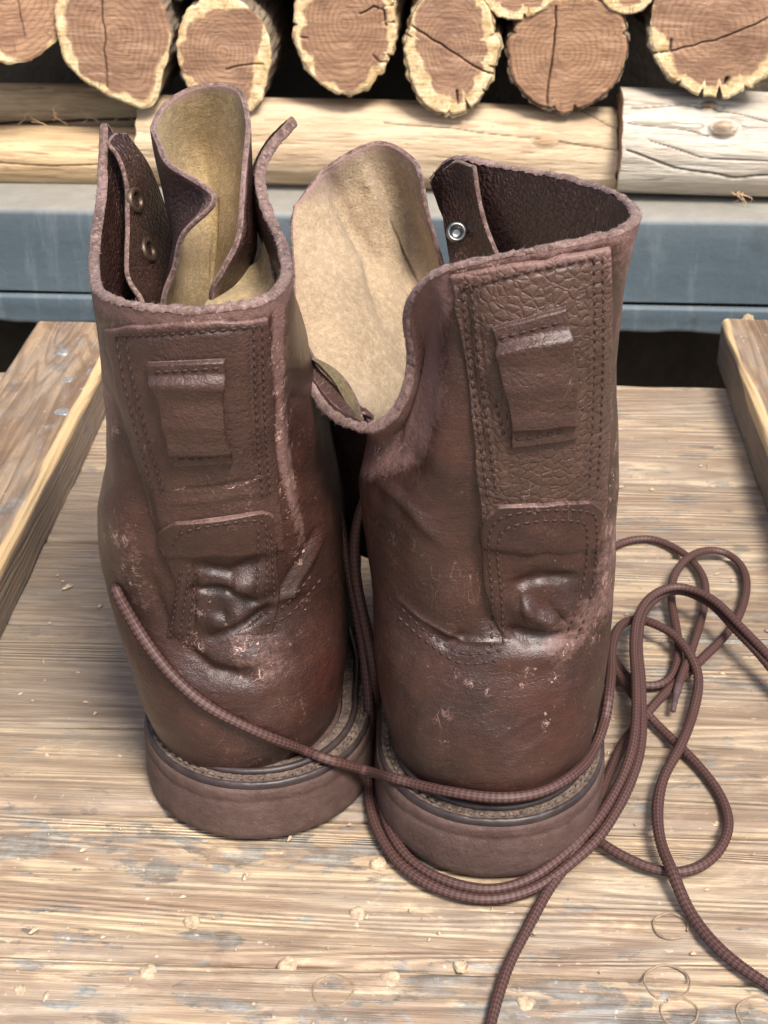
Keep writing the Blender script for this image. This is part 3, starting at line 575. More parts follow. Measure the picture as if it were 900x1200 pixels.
end_log(842, 34, 78, 72, 1.035, 'biggest log end, yellow rim and long slanting crack, at the top right', 47, .62, 'bark', notches=((-100, .10, 2), (-84, .16, 2.5), (-60, .06, 2), (-122, .06, 2), (118, .10, 2.2)), cracks=[([(762, 62), (790, 60), (845, 45), (905, 20)], 1.3, .003), ([(850, 100), (852, 92)], 2.2, .004), ([(786, 46), (784, 58)], 1.6, .003)], tilt=(-.18, .1))
end_log(607, -28, 50, 46, 1.046, 'small yellow-rimmed log peeping in above the all-brown lobed log end', 48, .1, 'bark_pale', notches=((-78, .10, 3),))
end_log(738, -34, 40, 46, 1.046, 'small pinkish log barely showing at the top edge beside the biggest end', 49, .75, 'bark')
end_log(330, -75, 55, 60, 1.06, 'dark barked log hidden mostly above the frame over the left boot', 50, .8, 'bark')
end_log(205, -62, 50, 55, 1.06, 'weathered grey log just above the frame between two ends', 51, .6, 'bark')

for i, (px, py, rx, ry, sd) in enumerate(((60, -135, 62, 62, 60), (195, -150, 66, 60, 61), (330, -190, 58, 60, 62), (460, -95, 60, 52, 63), (590, -125, 58, 50, 64), (700, -130, 50, 55, 65), (850, -115, 74, 66, 66), (975, -40, 52, 66, 67), (-105, -60, 52, 66, 68), (1010, -170, 60, 60, 69), (120, -270, 66, 66, 70), (260, -290, 60, 62, 71), (400, -300, 64, 60, 72), (540, -240, 62, 60, 73), (680, -260, 66, 62, 74), (820, -260, 64, 64, 75))):
    end_log(px, py, rx, ry, 1.05, 'sawn log end in unseen upper rows of the stack, added to shade it', sd, .6, 'bark')  # unseen upper logs, added so their shadow darkens the gaps below

# ================================================================== BOOTS
def ring_pts(phi, Xc, hw, yb, ym, yf, front_w, ex=2.25, ball=0.0, side=1):
    """phi in degrees: 0 front, 90 left, 180 back, 270 right"""
    a = np.radians(phi); s = np.sin(a); c = np.cos(a)
    x = -np.sign(s)*np.abs(s)**(2/ex)*hw; cc = np.sign(c)*np.abs(c)**(2/ex)
    y = np.where(c < 0, ym + cc*(ym-yb), ym + cc*(yf-ym))
    fr = np.clip(cc, 0, 1)
    x = x*(1+ball*np.sin(np.pi*np.clip(fr, 0, 1))*1.0)*(1-(1-front_w)*fr*0)
    x = x + side*ball*.02*np.sin(np.pi*fr)
    return np.stack([Xc + x, y, 0*x], -1)

class Boot: pass
def build_upper(B, rows, rim, phis, tang, NU=380, NV1=250, NV2=250, label=None):
    """rows: list of (z, yb, ydepth_to_widest, yfront, left px, right px, ball)
       rim : (px,py,Y) ; phis: ring angle of each rim column ; tang: top tangent per column"""
    rimP = np.array([PY(*p) for p in rim]); nc = len(rim)
    rimD = cr(rimP, NU)
    for _ in range(60): rimD[1:-1] = (rimD[:-2]+rimD[2:]+2*rimD[1:-1])/4
    ph = np.interp(np.linspace(0, nc-1, NU), np.arange(nc), phis); k = np.ones(9)/9
    php = np.convolve(np.r_[ph[:1].repeat(4), ph, ph[-1:].repeat(4)], k, 'valid'); php[0] = ph[0]; php[-1] = ph[-1]; ph = php
    T1 = cr(np.array(tang, float), NU)
    rows = np.array(rows, float); z = rows[:, 0]; zz = np.linspace(z[0], z[-1], NV1)
    f = lambda c: interp_s(zz, z, rows[:, c])
    yb, yd, yf, pl, pr, ball = (f(i) for i in range(1, 7))
    low = np.zeros((NV1, NU, 3))
    phl = np.where(ph < 180, 180 - (180-ph)*180/(180-ph[0]), 180 + (ph-180)*180/(ph[-1]-180))   # closed in front
    for i in range(NV1):
        ym = yb[i]+yd[i]; xl, xr = Xof(pl[i], ym, zz[i]), Xof(pr[i], ym, zz[i])
        g = sstep(zz[-1]-.045, zz[-1], zz[i]); p_ = phl*(1-g)+ph*g
        p = ring_pts(p_, (xl+xr)/2, (xr-xl)/2, yb[i], ym, yf[i], 1, 2.02+.28*sstep(.03, .12, zz[i]), ball[i], B.side); p[:, 2] = zz[i]
        # sole spring & instep: front part of a slice sits lower
        low[i] = p
    d0 = (low[-1]-low[-6])/5*NV1; d0 = d0/np.linalg.norm(d0, axis=-1, keepdims=True)
    s = np.linspace(0, 1, NV2+1)[1:, None, None]; L = np.linalg.norm(rimD-low[-1], axis=-1, keepdims=True)
    up_ = (2*s**3-3*s**2+1)*low[-1] + (s**3-2*s**2+s)*d0*L + (-2*s**3+3*s**2)*rimD + (s**3-s**2)*T1*L
    P = np.concatenate([low, up_]); return P
def sculpt(P, nrm, strokes, ymax=.52, seed=0):
    px, py, _ = proj(P); v = CAM-P; v /= np.linalg.norm(v, axis=-1, keepdims=True); fc = sstep(.02, .3, (nrm*v).sum(-1))*(P[..., 1] < ymax)
    D = np.zeros(px.shape)
    for (pts, w, dep) in strokes:
        if isinstance(pts, tuple): pts = [pts, (pts[0]+.1, pts[1])]
        wx = vnoise(np.stack([px*.03, py*.03, 0*px], -1), 1., seed)*w*.3
        d, t = dist_poly(px+wx, py+wx*.6, pts); taper = 1 if len(pts) == 2 and abs(pts[0][0]-pts[1][0]) < .2 else np.minimum(1, .35+3*np.minimum(t, 1-t))
        D += np.exp(-(d/w)**2)*dep*taper*.001
    return P + nrm*(D*fc)[..., None]
def orient(P):
    n = gnormals(P); return n
def bvh_of(objs):
    V = []; Fs = []; o = 0
    for ob in objs:
        me = ob.data; off = Vector((0, 0, 0)); p = ob
        while p is not None: off += p.location; p = p.parent
        n = len(me.vertices); a = np.empty(n*3); me.vertices.foreach_get('co', a); a = a.reshape(-1, 3)+np.array(off)
        V += [Vector(x) for x in a.tolist()]; Fs += [tuple(i+o for i in pl.vertices) for pl in me.polygons]; o += n
    return BVHTree.FromPolygons(V, Fs)
def cast(bvh, x, y):
    r = ray(x, y); r = r/np.linalg.norm(r); h = bvh.ray_cast(Vector(CAM), Vector(r), 3.0)
    if h[0] is None: return None, None
    n = np.array(h[1]); n = n if n @ r < 0 else -n; return np.array(h[0]), n
def cast_grid(bvh, G):
    """G (..,2) pixel grid -> positions and smoothed normals"""
    sh = G.shape[:2]; P = np.full(sh+(3,), np.nan)
    for i in range(sh[0]):
        for j in range(sh[1]):
            p, n = cast(bvh, G[i, j, 0], G[i, j, 1])
            if p is not None: P[i, j] = p
    # fill misses with neighbours
    for _ in range(40):
        bad = np.isnan(P[..., 0])
        if not bad.any(): break
        Q = P.copy()
        for di, dj in ((0, 1), (0, -1), (1, 0), (-1, 0)):
            S = np.roll(P, (di, dj), (0, 1)); ok = bad & ~np.isnan(S[..., 0]) & np.isnan(Q[..., 0]); Q[ok] = S[ok]
        P = Q
    return P
def patch(name, bvh, left, right, nu, nv, h, mats, parent, edge=.0012, base=-.0006, prof=None, bottom_open=False, smooth_it=3, col=None, strokes=(), seed=0, thick=None, wob=.8):
    """leather piece stitched on: outline from two pixel polylines, laid on whatever bvh holds"""
    Lp = cr(np.array(left, float), nv); Rp = cr(np.array(right, float), nv); u = np.linspace(0, 1, nu)[None, :, None]
    G = Lp[:, None]*(1-u)+Rp[:, None]*u
    G = G + wob*np.stack([vnoise(np.dstack([G*.05, G[..., :1]*0]), 1., seed+1), vnoise(np.dstack([G*.05, G[..., :1]*0]), 1., seed+2)], -1)
    P = cast_grid(bvh, G)
    for _ in range(smooth_it):
        Q = P.copy(); Q[1:-1, 1:-1] = (P[:-2, 1:-1]+P[2:, 1:-1]+P[1:-1, :-2]+P[1:-1, 2:]+P[1:-1, 1:-1]*2)/6; P = Q
    nr = gnormals(P); v = CAM-P; nr *= np.sign((nr*v).sum(-1, keepdims=True))
    sw = np.linalg.norm(np.diff(P, axis=1), axis=-1).sum(1).mean(); sh = np.linalg.norm(np.diff(P, axis=0), axis=-1).sum(0).mean()
    U, Vv = np.meshgrid(np.linspace(0, 1, nu), np.linspace(0, 1, nv)); dl = np.minimum(U, 1-U)*sw; dt = Vv*sh; db = (1-Vv)*sh
    dmin = np.minimum(dl, dt) if bottom_open else np.minimum(np.minimum(dl, dt), db)
    e = np.clip(dmin/edge, 0, 1); rd = np.sqrt(1-(1-e)**2)
    lift = np.zeros(U.shape) if prof is None else prof(U, Vv)
    H = h*rd + lift
    if bottom_open: H = H*sstep(0, .40, 1-Vv) - .0016*(1-sstep(.02, .30, 1-Vv))
    top = P + nr*H[..., None]
    top = sculpt(top, nr, strokes, 9, seed)
    px, py, _ = proj(top); C = np.zeros(top.shape) if col is None else col(top, px, py, U, Vv, dmin)
    idx = np.concatenate([np.arange(nu), np.arange(1, nv)*nu+nu-1, (nv-1)*nu+np.arange(nu-2, -1, -1), np.arange(nv-2, 0, -1)*nu])
    bt = (P + nr*(base if thick is None else 0)).reshape(-1, 3)
    if thick is not None: bt = (top - nr*thick).reshape(-1, 3)
    if thick is None:
        low = bt[idx]; k = len(idx); a = np.arange(k); sk = np.stack([idx, nu*nv+a, nu*nv+(a+1) % k, idx[(a+1) % k]], -1)
        V = np.concatenate([top.reshape(-1, 3), low]); CC = np.concatenate([C.reshape(-1, 3), C.reshape(-1, 3)[idx]]); F_ = np.concatenate([quads(nv, nu), sk])
        mi = np.concatenate([np.zeros((nv-1)*(nu-1)), np.ones(k)])
    else:
        k = len(idx); n0 = nu*nv; sk = np.stack([idx, n0+idx, n0+np.roll(idx, -1), np.roll(idx, -1)], -1)
        V = np.concatenate([top.reshape(-1, 3), bt]); CC = np.concatenate([C.reshape(-1, 3)]*2); F_ = np.concatenate([quads(nv, nu), quads(nv, nu, n0, True), sk])
        mi = np.concatenate([np.zeros(2*(nv-1)*(nu-1)), np.ones(k)])
    o = mesh(name, V, F_, mats, parent, midx=mi, col=CC); return o
def stitches(bvh, lines, parent, pitch=.0033, r=.00052, name='stitching', sink=.00025, m='thread', gap=.82):
    Vs = []; Fs = []; o = 0
    for pts in lines:
        pts = np.array(pts, float); D = cr(pts, max(60, len(pts)*40)); H = []
        for x, y in D:
            p, n = cast(bvh, x, y)
            if p is not None and (not H or np.linalg.norm(p-H[-1][0]) < .006): H.append((p, n))
        if len(H) < 4: continue
        Q = np.array([h[0] for h in H]); Nn = np.array([h[1] for h in H]); L = np.r_[0, np.cumsum(np.linalg.norm(np.diff(Q, axis=0), axis=1))]
        s = 0
        while s + pitch < L[-1]:
            a = np.array([np.interp(s, L, Q[:, k]) for k in range(3)]); b = np.array([np.interp(s+pitch*gap, L, Q[:, k]) for k in range(3)]); n = np.array([np.interp(s, L, Nn[:, k]) for k in range(3)]); n /= np.linalg.norm(n)+1e-9
            d = b-a; ln = np.linalg.norm(d)
            if ln > 1e-5:
                d /= ln; w = np.cross(n, d); w /= np.linalg.norm(w)+1e-9
                sec = [(0, .25, -.3), (.18, .85, .3), (.5, 1.0, .65), (.82, .85, .3), (1, .25, -.3)]
                for t, q, hh in sec:
                    c = a+(b-a)*t + n*(r*hh*1.1 - sink)
                    for ang in range(5): A_ = 2*math.pi*ang/5; Vs.append(c + w*r*q*math.cos(A_) + n*r*q*math.sin(A_))
                for i in range(4):
                    for k in range(5): Fs.append((o+i*5+k, o+i*5+(k+1) % 5, o+(i+1)*5+(k+1) % 5, o+(i+1)*5+k))
                o += 25
            s += pitch
    ob = mesh(name, np.array(Vs), np.array(Fs), M[m], parent); tag(ob, kind='stuff'); return ob
def free_sheet(name, ctrl, nu, nv, thick, mats, parent, strokes=(), col=None, seed=0, extra_rows=None, rough=.0003, flipn=False):
    """freely curved leather sheet from a control net of (px,py,Y); front face looks at the camera side (+n)"""
    Cn = np.array([[PY(*p) if len(p) == 3 else np.array(p[:3]) for p in row] for row in ctrl]); P = cr(cr(Cn, nv, 0), nu, 1)
    nr = gnormals(P); v = CAM-P; mid = nr[nv//2, nu//2] @ v[nv//2, nu//2]
    if (mid < 0) != flipn: nr = -nr
    if strokes: P = sculpt2(P, nr, strokes, seed)
    P = P + nr*(vnoise(P, 120, seed)*rough + vnoise(P, 35, seed+1)*rough*2)[..., None]
    U, Vv = np.meshgrid(np.linspace(0, 1, nu), np.linspace(0, 1, nv)); px, py, _ = proj(P)
    C = np.zeros(P.shape) if col is None else col(P, px, py, U, Vv)
    A = P + nr*thick/2; Bk = P - nr*thick/2; n0 = nu*nv
    idx = np.concatenate([np.arange(nu), np.arange(1, nv)*nu+nu-1, (nv-1)*nu+np.arange(nu-2, -1, -1), np.arange(nv-2, 0, -1)*nu])
    # rounded rim: a mid line pushed outward
    cen = P.reshape(-1, 3); inner = np.zeros(P.shape); inner[0] += P[0]-P[1]; inner[-1] += P[-1]-P[-2]; inner[:, 0] += P[:, 0]-P[:, 1]; inner[:, -1] += P[:, -1]-P[:, -2]
    inner /= np.linalg.norm(inner, axis=-1, keepdims=True)+1e-12; rimv = cen[idx] + inner.reshape(-1, 3)[idx]*thick*.4*(1+.35*vnoise(cen[idx], 400, seed))[:, None]
    k = len(idx); m_ = 2*n0+np.arange(k); mn = np.roll(m_, -1)
    # hide exact winding questions: materials are double sided
    s1 = np.stack([idx, m_, mn, np.roll(idx, -1)], -1); s2 = np.stack([m_, n0+idx, n0+np.roll(idx, -1), mn], -1)
    V = np.concatenate([A.reshape(-1, 3), Bk.reshape(-1, 3), rimv]); F_ = np.concatenate([quads(nv, nu), quads(nv, nu, n0, True), s1, s2])
    q = (nv-1)*(nu-1); mi = np.concatenate([np.zeros(q), np.ones(q), np.full(2*k, 2)])
    CC = np.concatenate([C.reshape(-1, 3), C.reshape(-1, 3), np.zeros((k, 3))])
    return mesh(name, V, F_, mats, parent, midx=mi, col=CC)
def sculpt2(P, nr, strokes, seed):
    px, py, _ = proj(P); D = 0
    for (pts, w, dep) in strokes:
        d, t = dist_poly(px, py, pts); D = D + np.exp(-(d/w)**2)*dep*.001*np.minimum(1, .4+3*np.minimum(t, 1-t))
    return P + nr*D[..., None]

def outline(t, hwk=1.0, off=0.0, side=1):
    """sole outline; t 0..1 starting at toe going left, back, right. returns local x,y (heel back at 0,0)"""
    a = 2*math.pi*np.asarray(t); s = np.sin(a); c = np.cos(a)
    yy = .150 + .150*c
    w = interp_s(np.clip(yy, .052, .25), [.05, .08, .12, .16, .20, .235, .25], [.0452, .0466, .0452, .0465, .0505, .0500, .0478])
    w = w*np.where(yy < .052, np.clip(1-np.clip(1-yy/.052, 0, 1)**2.08, 0, 1)**(1/2.08), 1)*np.where(yy > .25, np.clip(1-np.clip((yy-.25)/.05, 0, 1)**2.2, 0, 1)**(1/2.2), 1)
    x = -np.sign(s)*w; x = x + side*.006*np.sin(np.pi*np.clip((yy-.08)/.22, 0, 1))
    if off:
        dx = np.gradient(x); dy = np.gradient(yy); L = np.hypot(dx, dy)+1e-9; x = x + dy/L*off*-1; yy = yy - dx/L*off*-1
    return x, yy
def resample_closed(x, y, n):
    P = np.stack([x, y], -1); P = np.vstack([P, P[:1]]); L = np.r_[0, np.cumsum(np.linalg.norm(np.diff(P, axis=0), axis=1))]
    s = np.linspace(0, L[-1], n, endpoint=False); return np.interp(s, L, P[:, 0]), np.interp(s, L, P[:, 1])
def offset_closed(x, y, d):
    dx = np.roll(x, -1)-np.roll(x, 1); dy = np.roll(y, -1)-np.roll(y, 1); L = np.hypot(dx, dy)+1e-9
    area = np.sum(x*np.roll(y, -1)-np.roll(x, -1)*y); sg = 1 if area > 0 else -1
    k = np.ones(5)/5; nx_ = np.convolve(np.r_[dy/L, dy/L, dy/L], k, 'same')[len(x):2*len(x)]; ny_ = np.convolve(np.r_[-dx/L]*1, k, 'same') if False else np.convolve(np.r_[-dx/L, -dx/L, -dx/L], k, 'same')[len(x):2*len(x)]
    return x+sg*nx_*d, y+sg*ny_*d
def build_sole(B, cx, yb, rot, hs, parent):
    n = 620; t = np.linspace(0, 1, 4000, endpoint=False); x, y = outline(t, side=B.side); x, y = resample_closed(x*hs, y, n)
    cr_, sr_ = math.cos(rot), math.sin(rot)
    def W(x, y, z): X = x*cr_-(y-.04)*sr_; Y = x*sr_+(y-.04)*cr_+.04; return np.stack([cx+X, yb+Y, np.full_like(X, 0)+z], -1)
    B.solexy = (x, y, W)
    zt = .0245
    prof = [(-.004, .0006), (-.0015, .0004), (-.0003, .0016), (0, .004), (0, .008), (-.0002, .013), (-.0003, .0182), (-.0007, .0189), (-.0004, .0197), (-.0006, .0225), (-.0010, .0239), (-.0022, zt), (-.0060, zt+.0001), (-.014, zt)]
    rows = []
    for d, z in prof:
        a, b = offset_closed(x, y, d); rows.append(W(a, b, z))
    P = np.array(rows); ctr = P[5].mean(0); out = P-np.array([ctr[0], ctr[1], 0]); out[..., 2] = 0; out /= np.linalg.norm(out, axis=-1, keepdims=True)
    P += out*(vnoise(P, 60, B.seed)*.0006 + vnoise(P, 190, B.seed+1)*.0002)[..., None]*(np.arange(len(prof)) < 12)[:, None, None]
    V = P.reshape(-1, 3); m_ = len(prof)
    F_ = [tuple(f) for f in quads(m_, n, wrap=True)] + [tuple(range(n))[::-1]] + [tuple((m_-1)*n+i for i in range(n))]
    mesh('outsole', V, F_, M['rubber'], parent)
    # stitched welt strip on top of the outsole
    prof = [(-.0016, zt-.0004), (-.0012, zt+.0012), (-.0016, zt+.0026), (-.0026, zt+.0029), (-.0040, zt+.0024), (-.0062, zt+.0024), (-.0072, zt+.0030), (-.0085, zt+.0032), (-.013, zt+.003)]
    rows = []
    for i, (d, z) in enumerate(prof):
        a, b = offset_closed(x, y, d); rows.append(W(a, b, z))
    P = np.array(rows); L = np.r_[0, np.cumsum(np.linalg.norm(np.diff(P[4], axis=0), axis=1))]
    dim = np.maximum(0, np.sin(L/.0040*2*math.pi))**2; P[4:6, :, 2] -= (.0014*dim)[None]
    P[..., 2] += vnoise(P, 380, B.seed+2)*.00022
    q = quads(len(prof), n, wrap=True); mi = np.repeat(np.array([1, 1, 1, 0, 0, 0, 0, 0]), n)
    mesh('welt', P, q, [M['welt'], M['rand']], parent, midx=mi)
    # stitches sitting on the welt
    Vs = []; Fs = []; o = 0; a, b = offset_closed(x, y, -.0050); Q = W(a, b, zt+.0024); s = 0
    while s < L[-1]-.004:
        i0 = np.searchsorted(L, s+.0021) % n; i1 = np.searchsorted(L, s+.0046) % n
        p, q2 = Q[min(i0, n-1)], Q[min(i1, n-1)]; d = q2-p; ln = np.linalg.norm(d)+1e-9; d = d/ln; w = np.array([-d[1], d[0], 0])
        for tt, rr in ((0, .3), (.25, .9), (.75, .9), (1, .3)):
            c = p+(q2-p)*tt + np.array([0, 0, -.0002 if rr < .5 else .0002])
            for k in range(5): A_ = 2*math.pi*k/5; Vs.append(c + w*.0009*rr*math.cos(A_) + np.array([0, 0, 1])*.0008*rr*math.sin(A_))
        for i in range(3):
            for k in range(5): Fs.append((o+i*5+k, o+i*5+(k+1) % 5, o+(i+1)*5+(k+1) % 5, o+(i+1)*5+k))
        o += 20; s += .0040
    tag(mesh('welt_stitching', np.array(Vs), np.array(Fs), M['welt'], parent), kind='stuff')
    # rolled rand tube where the upper meets the welt
    a, b = offset_closed(x, y, -.0078); c0 = W(a, b, zt+.0036); rr = .0014; m8 = 8; Pn = np.zeros((m8, n, 3)); a2, b2 = offset_closed(x, y, -.0078+.001); o2 = W(a2, b2, zt+.0036)-c0; o2 /= np.linalg.norm(o2, axis=-1, keepdims=True)
    for k in range(m8): A_ = 2*math.pi*k/m8; Pn[k] = c0 + o2*rr*math.cos(A_) + np.array([0, 0, 1])*rr*math.sin(A_)
    V = Pn.reshape(-1, 3); F_ = np.concatenate([quads(m8, n, wrap=True), np.stack([(m8-1)*n+np.arange(n), (m8-1)*n+(np.arange(n)+1) % n, (np.arange(n)+1) % n, np.arange(n)], -1)])
    mesh('rand', V, F_, M['rand'], parent)
def finish_upper(B, P, root, strokes, wearf, inner_rows, hollow_from, thick=.0030, ymax=.52):
    NV, NU, _ = P.shape; nr = gnormals(P); cen = P.mean((0, 1)); sgn = np.sign(((P-P.mean(1, keepdims=True))*nr).sum(-1).mean()); nr *= sgn
    P = sculpt(P, nr, strokes, ymax, B.seed); nr = gnormals(P)*sgn
    q = P*np.array([1, 1, 1.]); P = P + nr*(vnoise(P, 28, B.seed)*.0009 + vnoise(P, 70, B.seed+1)*.00045 + vnoise(P, 170, B.seed+2)*.00015)[..., None]
    nr = gnormals(P)*sgn
    px, py, _ = proj(P); C = wearf(P, px, py, nr)
    up_o = mesh('upper', P, quads(NV, NU, flip=sgn < 0), M['leather'], root, col=C)
    # lining: offset inward, from the insole up
    st = 3; k0 = hollow_from; nS = nr.copy()
    for _ in range(40):
        q_ = np.concatenate([nS[:1], nS, nS[-1:]]); nS = (q_[:-2]+q_[2:]+nS)/3; q_ = np.concatenate([nS[:, :1], nS, nS[:, -1:]], 1); nS = (q_[:, :-2]+q_[:, 2:]+nS)/3
    nS /= np.linalg.norm(nS, axis=-1, keepdims=True)+1e-9; Pi = (P - nS*thick)[k0:]; ns = Pi[:, ::st]
    Ci = np.zeros(ns.shape)
    ln = mesh('lining', ns, quads(ns.shape[0], ns.shape[1]), M['lining'], root, col=Ci)
    # raw edge along the collar and both front edges
    def strip(A, Bn, out, name, jag=.0007):
        m_ = 9; n = len(A); G = np.zeros((m_, n, 3)); mid = (A+Bn)/2; h = (A-Bn)/2; hl = np.linalg.norm(h, axis=-1, keepdims=True)
        for i in range(m_):
            a = math.pi*i/(m_-1); w = math.cos(a); s_ = math.sin(a)**.7 if 0 < i < m_-1 else 0
            G[i] = mid + h*w*1.10 + out*hl*s_*.75
        G += (vnoise(G, 700, B.seed+3)*jag*.7 + vnoise(G, 180, B.seed+4)*jag*.5)[..., None]*np.array([.3, .3, 1])
        c = np.zeros(G.shape); c[..., 0] = .35+.5*vnoise(G, 60, B.seed+8)
        o_e = mesh(name, G, quads(m_, n), M['edge'], root, col=np.clip(c, 0, 1))
        if name == 'collar_edge':
            V = []; F_ = []; cnt = 900; rg_ = np.random.RandomState(B.seed)
            for q_ in range(cnt):
                i = rg_.randint(0, m_); j = rg_.randint(0, n); p = G[i, j]; ou = (G[i, j]-mid[j]); ou = ou/(np.linalg.norm(ou)+1e-9)
                d = ou + rg_.normal(0, .7, 3); d /= np.linalg.norm(d); L = rg_.uniform(.0004, .0011)*(1.8 if rg_.rand() < .06 else 1); w = rg_.normal(0, 1, 3); w = np.cross(d, w); w /= np.linalg.norm(w)+1e-9; t = .00009
                cv = rg_.normal(0, .25, 3)*L; V += [p-w*t, p+w*t, p+d*L*.55+cv+w*t*.7, p+d*L*.55+cv-w*t*.7, p+d*L]; k = len(V)-5; F_ += [(k, k+1, k+2, k+3), (k+3, k+2, k+4)]
            tag(mesh('frayed_fibres', V, F_, M['edge'], root), kind='stuff')
        return o_e
    upv = P[-1]-P[-4]; upv /= np.linalg.norm(upv, axis=-1, keepdims=True)
    strip(P[-1], P[-1]-nS[-1]*thick, upv, 'collar_edge')
    k1 = int(NV*.56)
    for e, e2 in ((0, 1), (-1, -2)):
        o_ = P[k1:, e]-P[k1:, e2]; o_ /= np.linalg.norm(o_, axis=-1, keepdims=True)+1e-9
        strip(P[k1:, e], P[k1:, e]-nS[k1:, e]*thick, o_, 'front_edge', .0004)
    return up_o, P, nr
def insole(B, root, z=.036, k=.8):
    x, y, W = B.solexy; a, b = offset_closed(x, y, -.017); b = np.minimum(b, .19); V = W(a, b, z); n = len(x)
    mesh('insole', V, [tuple(range(n))], M['edge_dark'], root, smooth=False)
def eyelet(px, py, Y, r, m, root, nvec=None):
    c = PY(px, py, Y); n = np.array(nvec if nvec is not None else (CAM-c)); n = n/np.linalg.norm(n); u = np.cross(n, [0, 0, 1]); u /= np.linalg.norm(u); w = np.cross(n, u)
    V = []; prof = [(1.25, -.4), (1.2, .15), (1.0, .42), (.78, .30), (.66, -.1), (.6, -.6), (.3, -.62), (.02, -.62)]
    for rr, h in prof:
        for k in range(24): a = 2*math.pi*k/24; V.append(c + (u*math.cos(a)+w*math.sin(a))*r*rr + n*h*r*.6)
    return mesh('eyelet', V, quads(len(prof), 24, wrap=True), m, root)

# ---------------------------------------------------------------- right boot
RB = Boot(); RB.side = 1; RB.seed = 71
PR = PZ(573, 1030)
rroot = empty('boot', (PR[0], .47, 0), 'brown boot with collapsed collar, pebbled back strap and broad pale suede tongue', 'boot', 'pair of worn brown leather work boots')
rows = [ # z, yb, depth to widest, y front, left px, right px, ball
 (.0262, .4385, .048, .719, 458, 694, .09), (.034, .4365, .048, .718, 455, 697, .09), (.045, .4350, .047, .711, 450, 702, .08), (.060, .4360, .045, .690, 444, 709, .06),
 (.075, .4390, .043, .648, 439, 714, .03), (.090, .4430, .043, .600, 437, 717, .01), (.105, .4460, .044, .575, 432, 720, 0), (.120, .4440, .046, .558, 427, 720, 0), (.135, .4415, .048, .552, 421, 723, 0)]
rimR = [(343, 372, .535), (350, 428, .505), (384, 488, .478), (432, 509, .462), (474, 480, .455), (487, 425, .458), (478, 370, .452), (497, 334, .443), (530, 316, .435), (622, 298, .431), (715, 280, .437), (751, 258, .455), (730, 230, .485), (655, 207, .515), (585, 196, .540), (537, 184, .556), (513, 208, .566)]
phR = [26, 48, 68, 90, 112, 126, 138, 149, 161, 182, 208, 236, 264, 298, 325, 345, 354]
tgR = [(.1, 0, .8), (-.45, -.15, .55), (-.75, -.45, .35), (-.65, -.55, .45), (-.5, -.70, .4), (-.65, -.65, .2), (-.60, -.55, .35), (-.35, -.35, .7), (-.05, -.1, 1), (0, 0, 1), (.05, 0, 1), (.15, 0, 1), (.15, .05, 1), (.1, .1, 1), (0, .1, 1), (-.1, .1, .9), (-.3, .1, .7)]
P = build_upper(RB, rows, rimR, phR, tgR)
build_sole(RB, PR[0], .4295, R(-1.0), 1.0, rroot)
strokesR = [
 ([(536, 350), (545, 430), (552, 520), (552, 610), (545, 680)], 23.8, -3.10),      # valley left of the panel
 ([(500, 430), (470, 560), (450, 640)], 22, -1.5),
 ([(455, 520), (500, 560), (520, 610)], 17.5, -1.24),
 ((525, 705), 30.0, 3.10), ([(500, 738), (525, 756), (555, 744)], 7.5, -1.86), ([(560, 640), (563, 700), (582, 745)], 8.8, -1.61),
 ([(600, 690), (628, 672), (668, 676)], 10.0, -2.11), ([(604, 702), (622, 724), (656, 736)], 13.8, 2.60), ([(640, 705), (672, 712)], 12.5, 1.36), ([(590, 735), (620, 745), (660, 742)], 10.0, -2.36), ([(602, 695), (612, 722), (640, 738)], 4, -1.2),
 ([(570, 770), (620, 770), (670, 755)], 14, 1.5), ([(700, 640), (690, 700), (705, 760)], 10, -1.2),
 ([(463, 700), (500, 728), (540, 752), (590, 752)], 3.0, .9), ([(430, 600), (460, 640), (470, 690)], 14, -1.0), ([(438, 560), (480, 600), (520, 640)], 8, 1.4),
 ([(600, 850), (620, 880)], 40, -1.0), ([(480, 840), (520, 900)], 30, .8), ([(640, 700), (665, 735), (700, 750)], 5, -.8), ([(655, 690), (690, 720), (712, 722)], 5, .8)]
flR = [([(748, 270), (742, 360), (735, 430), (728, 520)], 3.5, .75), ([(722, 560), (719, 640), (716, 700)], 3, .6), ([(380, 500), (430, 535), (470, 520)], 3, .6), ([(535, 318), (620, 303), (712, 284)], 1.5, .6), ([(620, 790), (650, 770), (700, 740)], 2, .5), ([(640, 860), (646, 800), (655, 775)], .8, .42), ([(600, 800), (620, 795), (660, 790)], 2, .6), ([(530, 785), (560, 805), (590, 820)], .6, .42), ([(510, 845), (515, 862), (524, 872)], .4, .3)]
